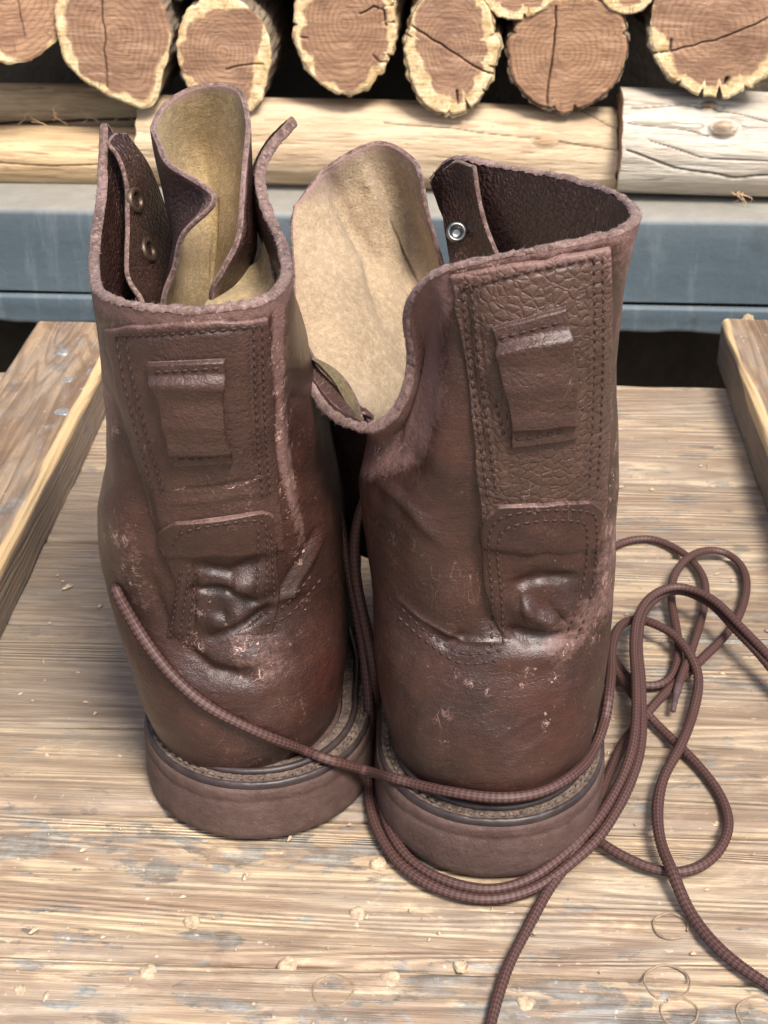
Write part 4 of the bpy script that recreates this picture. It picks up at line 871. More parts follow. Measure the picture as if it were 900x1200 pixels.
def wearR(P, px, py, nr, tab=False):
    C = np.zeros(P.shape); b = (P[..., 1] < .53)
    NV = P.shape[0]; v = np.linspace(0, 1, NV)[:, None]; top = sstep(.985, 1., v)*.8*(not tab)
    w = sstep(-18, 30, px-(718+vnoise(P, 25, 1)*6))*sstep(760, 300, py)*.75*b + top
    d, _ = dist_poly(px, py, [(350, 440), (385, 510), (430, 535), (470, 520), (495, 455), (492, 390), (515, 340)]); w = np.maximum(w, sstep(46, 8, d+vnoise(P, 40, 3)*10)*.95*b)
    d, _ = dist_poly(px, py, [(722, 620), (715, 700), (650, 760)]); w = np.maximum(w, sstep(34, 6, d)*.55*b)
    C[..., 0] = w
    for pts, wd, a in flR: d, _ = dist_poly(px, py, pts); C[..., 1] = np.maximum(C[..., 1], np.exp(-(d/(5+wd*2.5))**2)*a*b)
    C[..., 1] = np.maximum(C[..., 1], w*.22*sstep(.2, .8, vnoise(P, 260, 6))*b)
    d, _ = dist_poly(px, py, [(630, 820), (655, 850)]); C[..., 2] = sstep(60, 5, d)*.35*b
    return np.clip(C, 0, 1)
upR, PRg, nR = finish_upper(RB, P, rroot, strokesR, wearR, None, 60, thick=.0034)
insole(RB, rroot)
bR = bvh_of([upR])
def colpanel(sc_top, amt):
    def f(P, px, py, U, V, dm):
        C = np.zeros(P.shape); C[..., 0] = np.clip(sstep(.0035, .0, dm)*.45 + amt*sstep(.12, 0., V) + .12*sstep(.2, .8, vnoise(P, 120, 9)), 0, 1)
        C[..., 1] = sstep(.45, .9, vnoise(P, 200, 11))*sstep(.06, 0, V)*.5; return C
    return f
pl = [(529, 322), (537, 380), (548, 450), (557, 520), (564, 590), (570, 640)]; pr = [(714, 290), (716, 370), (715, 450), (712, 520), (708, 590), (706, 640)]
panR = patch('back_strap', bR, pl, pr, 150, 260, .0016, [M['pebble'], M['edge_dark']], rroot, edge=.0010, col=colpanel(0, .5), seed=5, wob=2.2, strokes=[([(545, 330), (553, 430), (572, 560)], 3.2, -.5), ([(556, 330), (566, 430), (584, 560)], 3.0, -.45), ([(697, 310), (699, 430), (694, 570)], 3.2, -.5), ([(684, 312), (688, 430), (684, 570)], 3.0, -.4), ([(545, 340), (620, 322), (700, 306)], 3, -.4)])
b2 = bvh_of([upR, panR])
tabR = patch('heel_tab', b2, [(583, 592), (566, 612), (564, 650), (572, 700), (587, 745), (596, 765)], [(692, 586), (709, 604), (707, 650), (698, 700), (685, 745), (678, 765)], 110, 150, .0016, [M['leather'], M['edge']], rroot, edge=.0012, seed=8, bottom_open=True, wob=1.5,
   strokes=[((640, 640), 32, .8), ([(600, 684), (640, 676), (680, 676)], 6, -1.6), ([(606, 704), (624, 724), (654, 734)], 9, 2.4), ((664, 718), 12, 1.2), ([(598, 738), (630, 745), (660, 740)], 5, -1.4), ([(606, 695), (614, 722), (640, 735)], 3, -1.0)],
   col=lambda P, px, py, U, V, dm: np.maximum(wearR(P, px, py, None, True), np.dstack([np.clip(sstep(.0022, 0, dm)*.5*(V < .3)+.12*sstep(0, .8, vnoise(P, 90, 3)), 0, 1), 0*px, 0*px])))
def loop_prof(h0, h1, folds):
    def f(U, V):
        mid = sstep(.14, .24, V)*sstep(.90, .80, V); H = h0 + mid*h1*(.75+.25*np.sin((V-.2)*math.pi/.7))*(.92+.08*np.sin(U*math.pi))
        for (v0, w, a) in folds: H = H + a*np.exp(-((V-v0-.03*(U-.5))/w)**2)*mid
        return H
    return f
b3 = bvh_of([upR, panR, tabR])
loopR = patch('pull_loop', b3, [(577, 383), (581, 400), (584, 415), (589, 440), (595, 465), (598, 488), (598, 502), (599, 524)], [(662, 358), (666, 378), (668, 395), (671, 425), (671, 455), (671, 480), (673, 495), (676, 512)], 70, 150, .0016, [M['pebble_soft'], M['edge_dark']], panR, edge=.0010,
   prof=loop_prof(.0005, .0028, [(.25, .05, .0007), (.38, .05, -.0005), (.50, .04, .0004), (.64, .05, -.0005)]), thick=.0017, seed=12, wob=1.0, smooth_it=10)
b4 = bvh_of([upR, panR, tabR, loopR])
stitches(b4, [[(541, 335), (550, 420), (562, 510), (572, 585)], [(552, 335), (561, 420), (573, 510), (582, 580)], [(706, 300), (707, 400), (704, 500), (700, 580)], [(696, 302), (697, 400), (694, 500), (690, 578)], [(541, 338), (620, 318), (706, 300)],
  [(583, 397), (622, 387), (662, 376)], [(603, 515), (640, 510), (670, 502)], [(580, 470), (588, 500), (592, 515)], [(680, 480), (694, 470)],
  [(576, 760), (577, 700), (573, 650), (576, 620), (592, 605), (640, 598), (690, 600), (699, 615), (698, 660), (690, 710), (672, 755)],
  [(590, 755), (588, 700), (583, 650), (587, 626), (602, 616), (640, 610), (682, 612), (688, 625), (687, 660), (679, 705), (663, 745)],
  [(470, 712), (500, 740), (540, 765), (585, 762), (598, 752)], [(466, 722), (498, 750), (540, 777), (590, 773)]], rroot)
# inside: eyestay seam strip on the right quarter and the collapsed left quarter
def colsu(wedge):
    def f(P, px, py, U, V):
        C = np.zeros(P.shape); d = np.minimum(np.minimum(U, 1-U), V); C[..., 0] = sstep(wedge, 0, d)*.8; return C
    return f
ey = free_sheet('eyestay', [[(521, 200, .556), (536, 190, .550), (556, 196, .540)], [(520, 235, .556), (540, 230, .548), (563, 235, .537)], [(524, 275, .552), (545, 268, .545), (574, 275, .533)], [(530, 320, .545), (558, 315, .540), (592, 318, .526)], [(540, 380, .54), (570, 375, .535), (610, 375, .522)]], 60, 90, .0018, [M['lining'], M['lining'], M['edge']], rroot, seed=3)
eyelet(535, 272, .5425, .0031, M['bright_eyelet'], rroot)
tongueR = [
 [(346, 242, .548), (372, 208, .556), (412, 178, .565), (450, 168, .568), (484, 186, .562), (493, 205, .552)],
 [(341, 262, .543), (380, 238, .556), (424, 226, .570), (464, 224, .574), (492, 236, .562), (500, 250, .550)],
 [(343, 318, .530), (386, 305, .542), (432, 298, .556), (470, 298, .570), (500, 300, .562), (517, 312, .550)],
 [(349, 372, .516), (394, 366, .524), (438, 362, .536), (478, 368, .552), (506, 378, .554), (526, 388, .545)],
 [(372, 428, .499), (408, 428, .506), (446, 430, .516), (482, 436, .530), (512, 450, .540), (535, 455, .540)],
 [(424, 484, .481), (440, 490, .488), (462, 498, .498), (488, 505, .512), (515, 515, .524), (540, 520, .528)],
 [(470, 560, .482), (482, 566, .488), (500, 572, .498), (515, 578, .508), (530, 585, .514), (550, 590, .518)]]
def coltR(P, px, py, U, V):
    C = np.zeros(P.shape); C[..., 0] = np.clip(sstep(.05, 0, V)*.9 + sstep(.05, 0, U)*.5 + sstep(40, 10, np.hypot((px-375)*.8, py-220))*.5 + .2*sstep(.2, .9, vnoise(P, 50, 2)), 0, 1)
    d, _ = dist_poly(px, py, [(395, 215), (415, 260), (440, 300)]); C[..., 2] = sstep(10, 1, d)*.35; return C  # fold shade along the crease put into the suede colour
free_sheet('tongue', tongueR, 150, 240, .0020, [M['suede_pale'], M['lining'], M['edge']], rroot, seed=15, col=coltR,
  strokes=[([(385, 205), (408, 255), (434, 300), (450, 370)], 11, -4.5), ([(418, 190), (440, 250), (466, 310)], 12, 3.8), ([(455, 262), (470, 295), (487, 330)], 3.0, -3.5), ([(470, 210), (478, 260), (500, 320)], 9, -1.6), ([(355, 300), (375, 350), (410, 410)], 22, 2.2)])
# gusset slivers in the collapsed collar
free_sheet('gusset', [[(346, 392, .516), (358, 388, .516), (366, 396, .514)], [(358, 428, .503), (372, 424, .503), (384, 432, .500)], [(382, 466, .488), (396, 458, .490), (408, 464, .489)], [(412, 496, .474), (424, 486, .478), (436, 490, .480)]], 40, 90, .0016, [M['pebble_soft'], M['suede'], M['edge_dark']], rroot, seed=6, col=colsu(.08))
free_sheet('gusset', [[(366, 422, .500), (370, 421, .500)], [(378, 431, .496), (388, 430, .495)], [(392, 447, .490), (403, 444, .489)], [(404, 468, .484), (415, 464, .483)], [(414, 484, .478), (421, 480, .477)], [(424, 500, .472), (426, 498, .472)]], 24, 80, .0012, [M['suede_dark'], M['suede_dark'], M['edge_dark']], rroot, seed=7)

free_sheet('gusset', [[(346, 388, .532), (372, 402, .534), (400, 430, .536)], [(354, 440, .532), (385, 470, .538), (430, 480, .540)], [(380, 510, .535), (405, 530, .544), (440, 540, .546)], [(396, 570, .540), (420, 590, .550), (450, 600, .552)], [(405, 640, .545), (425, 650, .552), (460, 660, .555)]], 50, 90, .0022, [M['leather'], M['leather'], M['edge_dark']], rroot, seed=9)  # added leather sheet over the lit gap, standing in for shade between the boots
# ---------------------------------------------------------------- left boot
LB = Boot(); LB.side = -1; LB.seed = 91
PL = PZ(296, 983)
lroot = empty('boot', (PL[0], .49, 0), 'brown boot with upright open collar and folded tan tongue, standing on the left', 'boot', 'pair of worn brown leather work boots')
rows = [
 (.0262, .4545, .048, .738, 181, 397, .09), (.034, .4525, .048, .736, 174, 400, .09), (.045, .4515, .047, .727, 163, 403, .08), (.060, .4530, .045, .706, 152, 404, .06),
 (.075, .4570, .043, .668, 138, 403, .03), (.090, .4600, .043, .620, 128, 401, .01), (.105, .4580, .044, .598, 121, 398, 0), (.120, .4540, .046, .582, 120, 393, 0), (.132, .4510, .048, .575, 126, 388, 0), (.145, .4485, .048, .571, 132, 382, 0), (.157, .4460, .048, .568, 131, 377, 0)]
rimL = [(119, 150, .562), (116, 200, .548), (110, 250, .528), (103, 300, .503), (105, 335, .475), (125, 354, .452), (165, 364, .438), (228, 369, .431), (290, 362, .434), (327, 347, .445), (341, 318, .464), (334, 280, .487), (317, 245, .508), (309, 210, .528), (320, 178, .545), (347, 148, .556)]
phL = [8, 38, 60, 82, 104, 126, 150, 180, 206, 226, 245, 265, 290, 315, 335, 352]
tgL = [(-.5, 0, .9), (-.2, .1, 1), (-.12, .1, 1), (-.1, 0, 1), (-.05, -.05, 1), (0, -.05, 1), (0, -.08, 1), (0, -.08, 1), (0, -.08, 1), (0, 0, 1), (-.02, 0, 1), (-.05, .1, 1), (-.1, .2, 1), (.1, .2, 1), (.5, .2, .8), (.8, .1, .5)]
P = build_upper(LB, rows, rimL, phL, tgL)
build_sole(LB, PL[0]-.0015, .4455, R(5.5), 1.03, lroot)
strokesL = [
 ([(350, 430), (352, 510), (362, 590)], 21.2, -3.72), ([(331, 420), (332, 520), (345, 610), (350, 650)], 6, .9), ([(126, 468), (150, 540), (172, 610), (192, 670)], 13, -3.4),
 ([(128, 560), (142, 620), (165, 690)], 18, 2.4), ([(160, 640), (180, 690), (200, 745)], 7, -1.4),
 ([(232, 662), (270, 668), (310, 655)], 8.8, -2.11), ([(270, 690), (300, 684), (318, 672)], 12.5, 2.23), ((272, 700), 15.0, 1.49), ([(225, 690), (265, 690), (300, 705)], 6.2, -1.74), ([(240, 722), (265, 730), (292, 712)], 13.8, 2.48), ([(250, 742), (290, 728), (320, 706)], 7.5, -2.36), ([(285, 715), (330, 700), (360, 690)], 7, 1.8),
 ([(215, 758), (250, 785), (290, 792)], 7.5, -2.11), ([(200, 755), (240, 790), (290, 800)], 15.0, -1.86), ((275, 765), 30.0, 2.85), ((300, 775), 14, 1.6), ([(330, 690), (352, 660), (372, 620)], 3.5, -1.4), ([(340, 698), (362, 665), (380, 625)], 4, 1.1), ([(250, 800), (300, 812), (340, 790)], 12, 1.0), ([(320, 720), (335, 740), (345, 770)], 8, .8)]
flL = [([(110, 372), (125, 388), (220, 384), (320, 374)], 3.0, .7), ([(325, 380), (328, 450), (332, 540), (345, 620), (352, 655)], 2.5, .75), ([(104, 380), (118, 450), (130, 510)], 2, .6), ([(130, 620), (160, 690)], 4, .45), ([(262, 797), (290, 790), (318, 778), (342, 755), (352, 730), (358, 705)], .3, .6), ([(210, 573), (228, 570), (237, 577), (250, 572), (270, 570), (300, 560)], 2.0, .95), ([(283, 760), (298, 752), (305, 765), (318, 758)], 2.6, .6), ([(300, 790), (303, 770), (299, 755)], 2.4, .6), ([(235, 700), (236, 712)], 2, .9), ([(225, 750), (228, 760)], 2, .8)]
def wearL(P, px, py, nr, tab=False):
    C = np.zeros(P.shape); b = (P[..., 1] < .56); NV = P.shape[0]; v = np.linspace(0, 1, NV)[:, None]
    w = sstep(.93, .985, v+vnoise(P, 30, 5)*.012)*.85*(not tab)
    d, _ = dist_poly(px, py, [(328, 350), (326, 420), (330, 520), (350, 620), (352, 660)]); w = np.maximum(w, sstep(11, 0, d+vnoise(P, 50, 3)*7)*.85*b*sstep(700, 560, py)+0)
    d, _ = dist_poly(px, py, [(103, 380), (118, 440), (133, 500)]); w = np.maximum(w, sstep(16, 2, d)*.7*b)
    d, _ = dist_poly(px, py, [(290, 760), (310, 775)]); w = np.maximum(w, sstep(55, 10, d+vnoise(P, 40, 3)*10)*.4*b)
    d, _ = dist_poly(px, py, [(135, 620), (170, 700)]); w = np.maximum(w, sstep(36, 10, d)*.3*b)
    C[..., 0] = w
    for pts, wd, a in flL: d, _ = dist_poly(px, py, pts); C[..., 1] = np.maximum(C[..., 1], np.exp(-(d/(5+wd*2.5))**2)*a*b)
    C[..., 1] = np.maximum(C[..., 1], w*.25*sstep(.3, .8, vnoise(P, 240, 6))*b)
    d, _ = dist_poly(px, py, [(385, 810), (392, 780)]); C[..., 2] = sstep(34, 4, d+vnoise(P, 60, 4)*8)*.55*b
    return np.clip(C, 0, 1)
upL, PLg, nL = finish_upper(LB, P, lroot, strokesL, wearL, None, 60, thick=.0036, ymax=.545)
insole(LB, lroot)
bL = bvh_of([upL])
panL = patch('back_strap', bL, [(122, 384), (130, 430), (142, 480), (158, 540), (176, 600), (190, 650)], [(314, 372), (317, 430), (320, 480), (324, 540), (329, 600), (334, 645)], 150, 240, .0010, [M['pebble_soft'], M['edge_dark']], lroot, edge=.0014, seed=25, wob=2.2,
   strokes=[([(140, 395), (158, 480), (192, 600)], 3.2, -.5), ([(303, 385), (306, 480), (316, 590)], 3.2, -.5), ([(292, 388), (296, 480), (306, 590)], 3.0, -.4), ([(140, 396), (220, 392), (300, 386)], 3, -.5), ([(205, 575), (250, 572), (300, 562)], 3, -.6), ([(195, 590), (250, 585), (310, 575)], 5, .6)],
   col=lambda P, px, py, U, V, dm: np.dstack([np.clip(sstep(.0035, 0, dm)*.3 + .3*sstep(.06, 0, V)+.1*sstep(.2, .8, vnoise(P, 100, 3)), 0, 1), np.maximum(sstep(.35, .8, vnoise(P, 180, 4))*sstep(.07, 0, V)*.8, np.exp(-(dist_poly(px+vnoise(P, 200, 1)*3, py+vnoise(P, 240, 2)*3, [(205, 573), (228, 570), (237, 577), (250, 572), (270, 570), (305, 560)])[0]/1.7)**2)*.9*(vnoise(P, 90, 8) > -.3)), 0*px]))
b2 = bvh_of([upL, panL])
tabL = patch('heel_tab', b2, [(205, 612), (184, 628), (196, 655), (207, 690), (200, 725), (193, 750), (190, 765)], [(308, 599), (322, 606), (325, 640), (326, 680), (326, 715), (318, 745), (308, 765)], 110, 150, .0016, [M['leather'], M['edge']], lroot, edge=.0012, seed=28, bottom_open=True, wob=1.5,
   strokes=[((260, 635), 30, .7), ([(228, 662), (270, 670), (308, 655)], 6, -1.6), ([(272, 690), (300, 684)], 9, 1.8), ([(225, 690), (265, 690), (300, 705)], 4, -1.3), ([(242, 724), (266, 730), (290, 714)], 9, 1.8), ([(255, 744), (290, 730), (318, 708)], 5, -1.6), ([(214, 675), (207, 740)], 5, 1.0), ([(229, 665), (226, 740)], 4, -1.0)],
   col=lambda P, px, py, U, V, dm: np.maximum(wearL(P, px, py, None, True), np.dstack([np.clip(sstep(.0022, 0, dm)*.5*(V < .3)+.12*sstep(0, .8, vnoise(P, 90, 3)), 0, 1), 0*px, 0*px])))
b3 = bvh_of([upL, panL, tabL])
loopL = patch('pull_loop', b3, [(173, 424), (176, 436), (183, 448), (190, 470), (196, 495), (199, 515), (201, 530), (205, 544)], [(264, 420), (265, 432), (264, 445), (262, 465), (263, 490), (266, 512), (271, 528), (273, 540)], 70, 140, .0016, [M['pebble_soft'], M['edge_dark']], panL, edge=.0010,
   prof=loop_prof(.0005, .0024, [(.27, .05, .0007), (.42, .06, -.0007), (.56, .04, .0004), (.70, .05, -.0003)]), thick=.0017, seed=32, wob=1.0, smooth_it=10)
b4 = bvh_of([upL, panL, tabL, loopL])
stitches(b4, [[(135, 392), (146, 450), (163, 520), (182, 585)], [(146, 394), (157, 450), (174, 520), (192, 580)], [(307, 380), (309, 450), (312, 520), (318, 590)], [(297, 382), (299, 450), (302, 520), (308, 588)], [(135, 394), (220, 390), (307, 382)], [(180, 436), (220, 434), (260, 431)], [(208, 538), (240, 537), (268, 534)],
  [(202, 640), (212, 625), (250, 616), (300, 610), (312, 618), (313, 660), (312, 700)], [(303, 620), (302, 660), (301, 700)], [(212, 668), (206, 705), (199, 750)], [(222, 668), (217, 705), (209, 755)], [(230, 668), (226, 705), (219, 750)], [(318, 625), (320, 670), (322, 705)],
  [(303, 722), (330, 712), (352, 690), (372, 665)], [(310, 732), (336, 722), (358, 700), (378, 676)]], lroot)
tongueL = [
 [(183, 158, .530), (180, 146, .542), (198, 118, .556), (236, 101, .562), (276, 104, .556), (291, 140, .545), (291, 158, .534)],
 [(200, 194, .512), (187, 195, .535), (208, 186, .562), (240, 184, .572), (272, 184, .562), (294, 196, .545), (286, 202, .522)],
 [(252, 232, .498), (196, 238, .530), (213, 232, .560), (244, 232, .572), (270, 232, .562), (297, 245, .542), (284, 240, .514)],
 [(214, 276, .500), (205, 280, .524), (222, 280, .556), (248, 280, .570), (268, 280, .560), (299, 290, .535), (281, 276, .508)],
 [(204, 314, .503), (200, 320, .522), (216, 322, .550), (248, 325, .566), (268, 325, .555), (288, 322, .530), (262, 316, .502)],
 [(191, 362, .503), (192, 370, .520), (215, 374, .545), (245, 378, .560), (268, 378, .548), (278, 370, .526), (248, 348, .503)],
 [(205, 430, .505), (207, 434, .520), (220, 440, .540), (245, 442, .552), (265, 440, .542), (272, 434, .524), (258, 410, .508)]]
def coltL(P, px, py, U, V):
    C = np.zeros(P.shape); d = np.minimum(np.minimum(U, 1-U), V*1.4); C[..., 0] = np.clip(sstep(.05, 0, d)*.9+.12*sstep(.2, .9, vnoise(P, 60, 2)), 0, 1); return C
for i_ in range(2, 7): tongueL[i_] = [(a_, b_, y_-(.013 if 2 <= k_ <= 4 and i_ > 2 else .006 if 2 <= k_ <= 4 else .004)) for k_, (a_, b_, y_) in enumerate(tongueL[i_])]
free_sheet('tongue', tongueL, 190, 230, .0019, [M['suede'], M['lining'], M['edge']], lroot, seed=19, col=coltL, strokes=[([(256, 236), (252, 280), (248, 326)], 3.0, -2.0)])
free_sheet('gusset', [[(312, 275, .520), (308, 300, .520), (298, 312, .522), (262, 330, .518)], [(318, 305, .515), (312, 325, .512), (298, 334, .512), (250, 345, .508)], [(322, 330, .505), (314, 345, .502), (298, 352, .500), (240, 360, .495)], [(320, 380, .50), (312, 385, .498), (296, 388, .496), (240, 390, .49)]], 60, 60, .002, [M['suede'], M['lining'], M['edge']], lroot, seed=23, col=colsu(.03))
eyL = free_sheet('eyestay', [[(127, 168, .548), (136, 158, .556), (148, 158, .560)], [(139, 186, .545), (154, 184, .553), (170, 192, .560)], [(149, 222, .538), (167, 224, .549), (187, 235, .560)], [(149, 275, .525), (173, 278, .540), (202, 285, .555)], [(149, 322, .510), (176, 326, .528), (206, 325, .548)], [(166, 354, .500), (182, 360, .518), (200, 362, .540)], [(180, 400, .50), (192, 405, .512), (204, 408, .530)]], 70, 160, .0020, [M['lining'], M['leather'], M['edge']], lroot, seed=13)
bE = bvh_of([eyL])
for (x, y) in ((160, 235), (175, 293)):
    p, n = cast(bE, x, y)
    if p is not None: eyelet(x, y, p[1]-.0008, .0040, M['eyelet'], lroot, n)

# ================================================================== LACES
BV = bvh_of([o for o in bpy.data.objects if o.type == 'MESH' and o.parent in (rroot, lroot) and o.name.split('.')[0] in ('upper', 'outsole', 'welt', 'rand', 'heel_tab', 'back_strap')])
def lace(pts, label, rad=.0024, aglet_end=False, seed=0, group='loose ends of the boot laces', smooth=2, clear=False):
    """pts: ('t',x,y,z) on the table, ('y',x,y,Y) hanging at depth Y, ('b',x,y,offset) resting on a boot"""
    W3 = []
    xy = np.array([[p[1], p[2]] for p in pts], float); nd = (len(pts)-1)*8+1; D = cr(xy, nd)
    raw = [None]*nd
    for i in range(nd):
        k = min(i//8, len(pts)-2); f = (i-k*8)/8; a, b = pts[k], pts[k+1]; x, y = D[i]
        def at(q):
            if q[0] == 't': return PZ(x, y, q[3])
            if q[0] == 'y': return PY(x, y, q[3])
            p, n = cast(BV, x, y); return None if p is None else p+n*q[3]
        if a[0] == b[0] and a[0] in 'ty':
            v = a[3]*(1-f)+b[3]*f; raw[i] = PZ(x, y, v) if a[0] == 't' else PY(x, y, v)
        elif a[0] == b[0] == 'b': raw[i] = at(a)
        else:
            A_, B_ = at(a), at(b)
            if A_ is None: raw[i] = B_
            elif B_ is None: raw[i] = A_
            else:
                Ym = A_[1]*(1-f)+B_[1]*f; raw[i] = PY(x, y, Ym)
    if clear:
        for i in range(nd):
            p, n = cast(BV, D[i, 0], D[i, 1])
            if p is not None and raw[i] is not None and D[i, 1] > 684:
                ry = ray(D[i, 0], D[i, 1]); th_ = (p-CAM) @ FW; tr = (raw[i]-CAM) @ FW; lim = th_ - rad*1.1/max(.35, abs(n @ ry)/np.linalg.norm(ry))
                if tr > lim: raw[i] = CAM + ry*lim
    raw = [r for r in raw if r is not None]; C = np.array(raw)
    C[1:-1] += np.stack([vnoise(C, 22, seed), vnoise(C, 22, seed+5), 0*C[:, 0]], -1)[1:-1]*.0007
    for _ in range(smooth*2): C[1:-1] = (C[:-2]+2*C[1:-1]+C[2:])/4
    L = np.r_[0, np.cumsum(np.linalg.norm(np.diff(C, axis=0), axis=1))]; step = .00055; n = int(L[-1]/step)
    s = np.linspace(0, L[-1], n); Q = np.stack([np.interp(s, L, C[:, k]) for k in range(3)], -1)
    kk = 15; ker = np.hanning(kk+2)[1:-1]; ker /= ker.sum(); pad = np.vstack([Q[:1].repeat(kk//2, 0), Q, Q[-1:].repeat(kk//2, 0)]); Qs = np.stack([np.convolve(pad[:, k], ker, 'valid') for k in range(3)], -1); Q = Qs
    T = np.gradient(Q, axis=0); T /= np.linalg.norm(T, axis=1, keepdims=True)+1e-12
    up = np.array([0, -.3, 1.]); u = up-T*(T@up)[:, None]; u /= np.linalg.norm(u, axis=1, keepdims=True); w = np.cross(T, u)
    na = 24; ang = np.linspace(0, 2*math.pi, na, endpoint=False); lam = .0022
    ph = s[:, None]/lam*2*math.pi; A_ = ang[None]
    braid = np.abs(np.sin(5*A_ + ph*.5))*np.abs(np.sin(5*A_ - ph*.5)); rr = rad*(.80+.24*braid)*(1+.05*vnoise(np.stack([s*60, s*0+seed, s*0], -1), 1., seed))[:, None]*(1+.03*np.sin(s*170+seed))[:, None]
    P = Q[:, None] + (u[:, None]*np.sin(A_)[..., None] + w[:, None]*np.cos(A_)[..., None]*1.12)*rr[..., None]
    uvv = np.stack([A_/(2*math.pi)*10 + s[:, None]/.0022, A_/(2*math.pi)*10 - s[:, None]/.0022], -1)
    mid = Q.mean(0); root = empty('shoelace', (mid[0], mid[1], 0), label, 'shoelace', group)
    o = mesh('cord', P, quads(n, na, wrap=True), M['lace'], root, uv=uvv)
    if aglet_end:
        e = Q[-1]; t = T[-1]; V = []; m = 12
        for d, r_ in ((-.004, 1.02), (0, 1.0), (.004, .72), (.012, .70), (.0125, .55), (.0127, .05)):
            for k in range(m): a = 2*math.pi*k/m; V.append(e+t*d+(u[-1]*math.sin(a)+w[-1]*math.cos(a))*rad*r_)
        mesh('aglet', V, quads(6, m, wrap=True), M['aglet'], root)
    return root
r_ = .0023
lace([('y', 345, 372, .545), ('y', 372, 500, .515), ('y', 388, 560, .512), ('y', 404, 640, .508), ('y', 416, 700, .506), ('y', 428, 780, .500), ('y', 433, 850, .492), ('t', 432, 905, .004), ('t', 436, 960, .0026), ('t', 463, 1009, .0026), ('t', 510, 1040, .0026), ('t', 570, 1053, .0026), ('t', 625, 1041, .0026), ('t', 667, 1013, .005), ('t', 706, 977, .0075), ('t', 735, 925, .009), ('t', 751, 870, .010), ('t', 752, 805, .011), ('t', 748, 760, .012), ('t', 752, 722, .013), ('t', 770, 700, .014), ('t', 795, 692, .013), ('t', 830, 707, .014), ('t', 862, 738, .013), ('t', 905, 785, .012), ('t', 950, 850, .004)],
     'outer strand of the doubled lace hanging between boots and round the heel', .0019, seed=1)
lace([('y', 440, 560, .500), ('y', 425, 590, .500), ('y', 416, 630, .502), ('y', 418, 680, .502), ('y', 430, 740, .500), ('y', 440, 800, .494), ('t', 443, 900, .0026), ('t', 450, 955, .0026), ('t', 473, 1000, .0026), ('t', 515, 1029, .0026), ('t', 570, 1042, .0026), ('t', 618, 1031, .0028), ('t', 660, 1001, .0052), ('t', 696, 966, .0080), ('t', 725, 922, .009), ('t', 742, 870, .0115), ('t', 745, 805, .014), ('t', 742, 760, .015), ('t', 747, 722, .0165), ('t', 765, 697, .0175), ('t', 796, 687, .0175), ('t', 834, 701, .0175), ('t', 867, 732, .0165), ('t', 909, 777, .014), ('t', 950, 835, .007)],
     'inner strand of the doubled lace, nearest the heel with the collapsed collar', .0019, seed=2)
lace([('y', 140, 640, .540), ('y', 137, 672, .530), ('y', 137, 692, .508), ('y', 149, 716, .496), ('b', 172, 754, .0022), ('b', 205, 796, .0024), ('b', 245, 830, .0024), ('b', 300, 858, .0024), ('b', 350, 878, .0024), ('b', 380, 889, .003), ('y', 412, 898, .474), ('y', 448, 908, .462), ('b', 490, 920, .0028), ('b', 530, 928, .0026), ('b', 585, 934, .0026), ('b', 635, 927, .0026), ('b', 675, 903, .0026), ('b', 697, 874, .003), ('y', 711, 835, .494), ('t', 716, 790, .030), ('t', 717, 757, .022), ('t', 726, 734, .014), ('t', 744, 726, .0080), ('t', 765, 731, .0095), ('t', 790, 745, .0095), ('t', 810, 770, .0085), ('t', 819, 798, .006), ('t', 811, 838, .005), ('t', 796, 875, .007), ('t', 778, 910, .0075), ('t', 771, 945, .006), ('t', 774, 985, .006), ('t', 787, 1022, .0068), ('t', 807, 1070, .003), ('t', 845, 1116, .0026), ('t', 905, 1158, .0026), ('t', 960, 1185, .0026)],
     'lace slung across the backs of both heels, then curling down to the lower right', .0020, seed=3, clear=True)
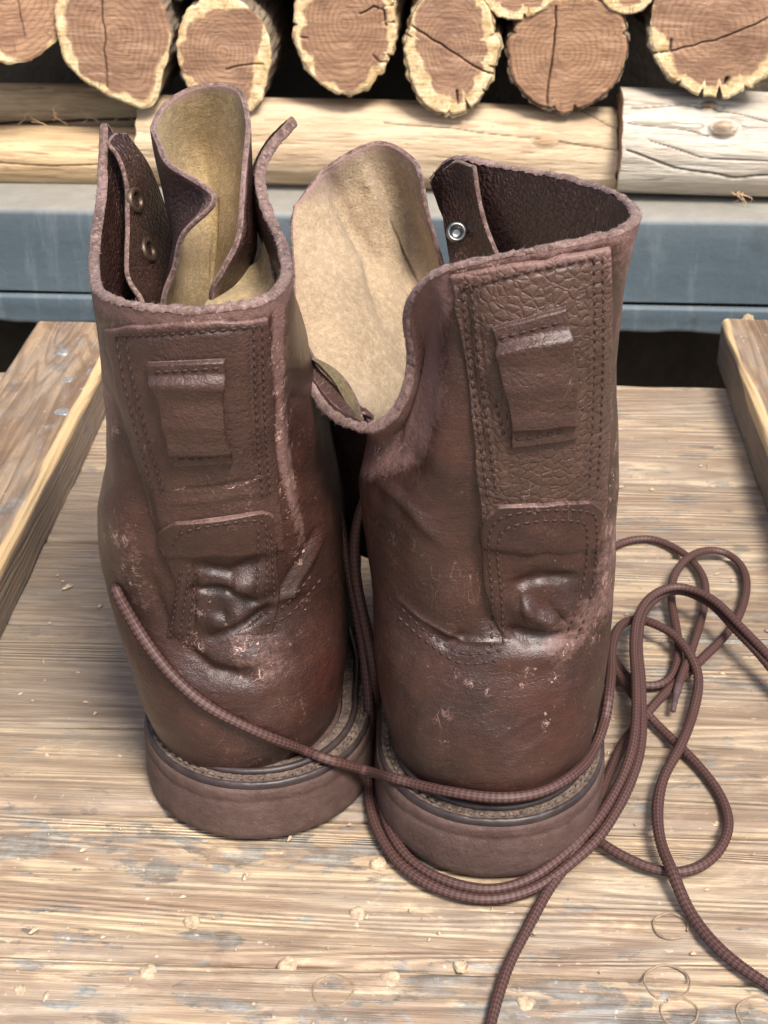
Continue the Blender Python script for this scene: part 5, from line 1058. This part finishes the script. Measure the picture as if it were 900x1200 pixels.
lace([('t', 690, 655, .004), ('t', 721, 640, .0026), ('t', 740, 633, .0026), ('t', 765, 632, .0026), ('t', 792, 643, .0026), ('t', 813, 660, .0028), ('t', 825, 682, .003), ('t', 824, 710, .0038), ('t', 816, 740, .0050), ('t', 806, 772, .0060), ('t', 797, 796, .0065), ('t', 793, 812, .0055)],
     'short lace end with a plastic tip, arching out beside the right boot', .0018, True, 4)
lace([('t', 690, 700, .004), ('t', 706, 739, .0026), ('t', 716, 765, .0026), ('t', 728, 785, .0028), ('t', 745, 800, .0034), ('t', 765, 804, .0030), ('t', 783, 798, .003), ('t', 793, 782, .0035), ('t', 796, 757, .004), ('t', 792, 730, .004), ('t', 787, 700, .005), ('t', 790, 674, .0065), ('t', 805, 654, .0072), ('t', 828, 645, .005), ('t', 852, 649, .003), ('t', 870, 665, .0026), ('t', 875, 690, .0026), ('t', 866, 722, .0034), ('t', 848, 748, .0036), ('t', 828, 768, .0030), ('t', 808, 788, .0030), ('t', 786, 806, .0040), ('t', 766, 826, .0060), ('t', 748, 848, .0050), ('t', 732, 868, .0028), ('t', 717, 898, .0028), ('t', 702, 935, .0060), ('t', 686, 976, .0068), ('t', 664, 1014, .0038), ('t', 640, 1046, .003), ('t', 613, 1096, .0026), ('t', 592, 1140, .0026), ('t', 575, 1202, .0026), ('t', 568, 1260, .0026)],
     'lace with the uppermost round loop, running down to the bottom edge', .00185, seed=5)
lace([('t', 700, 745, .004), ('t', 712, 768, .004), ('t', 722, 785, .0048), ('t', 736, 806, .0055), ('t', 752, 828, .0058), ('t', 771, 849, .0030), ('t', 795, 872, .0026), ('t', 822, 900, .0026), ('t', 844, 932, .0026), ('t', 853, 965, .0026), ('t', 844, 994, .0026), ('t', 822, 1015, .0026), ('t', 794, 1023, .0026), ('t', 765, 1019, .0026), ('t', 737, 1008, .0028), ('t', 712, 994, .0030), ('t', 694, 980, .0026), ('t', 676, 962, .0024)],
     'lace forming the lowest open loop right of the right boot heel', .00185, seed=6)
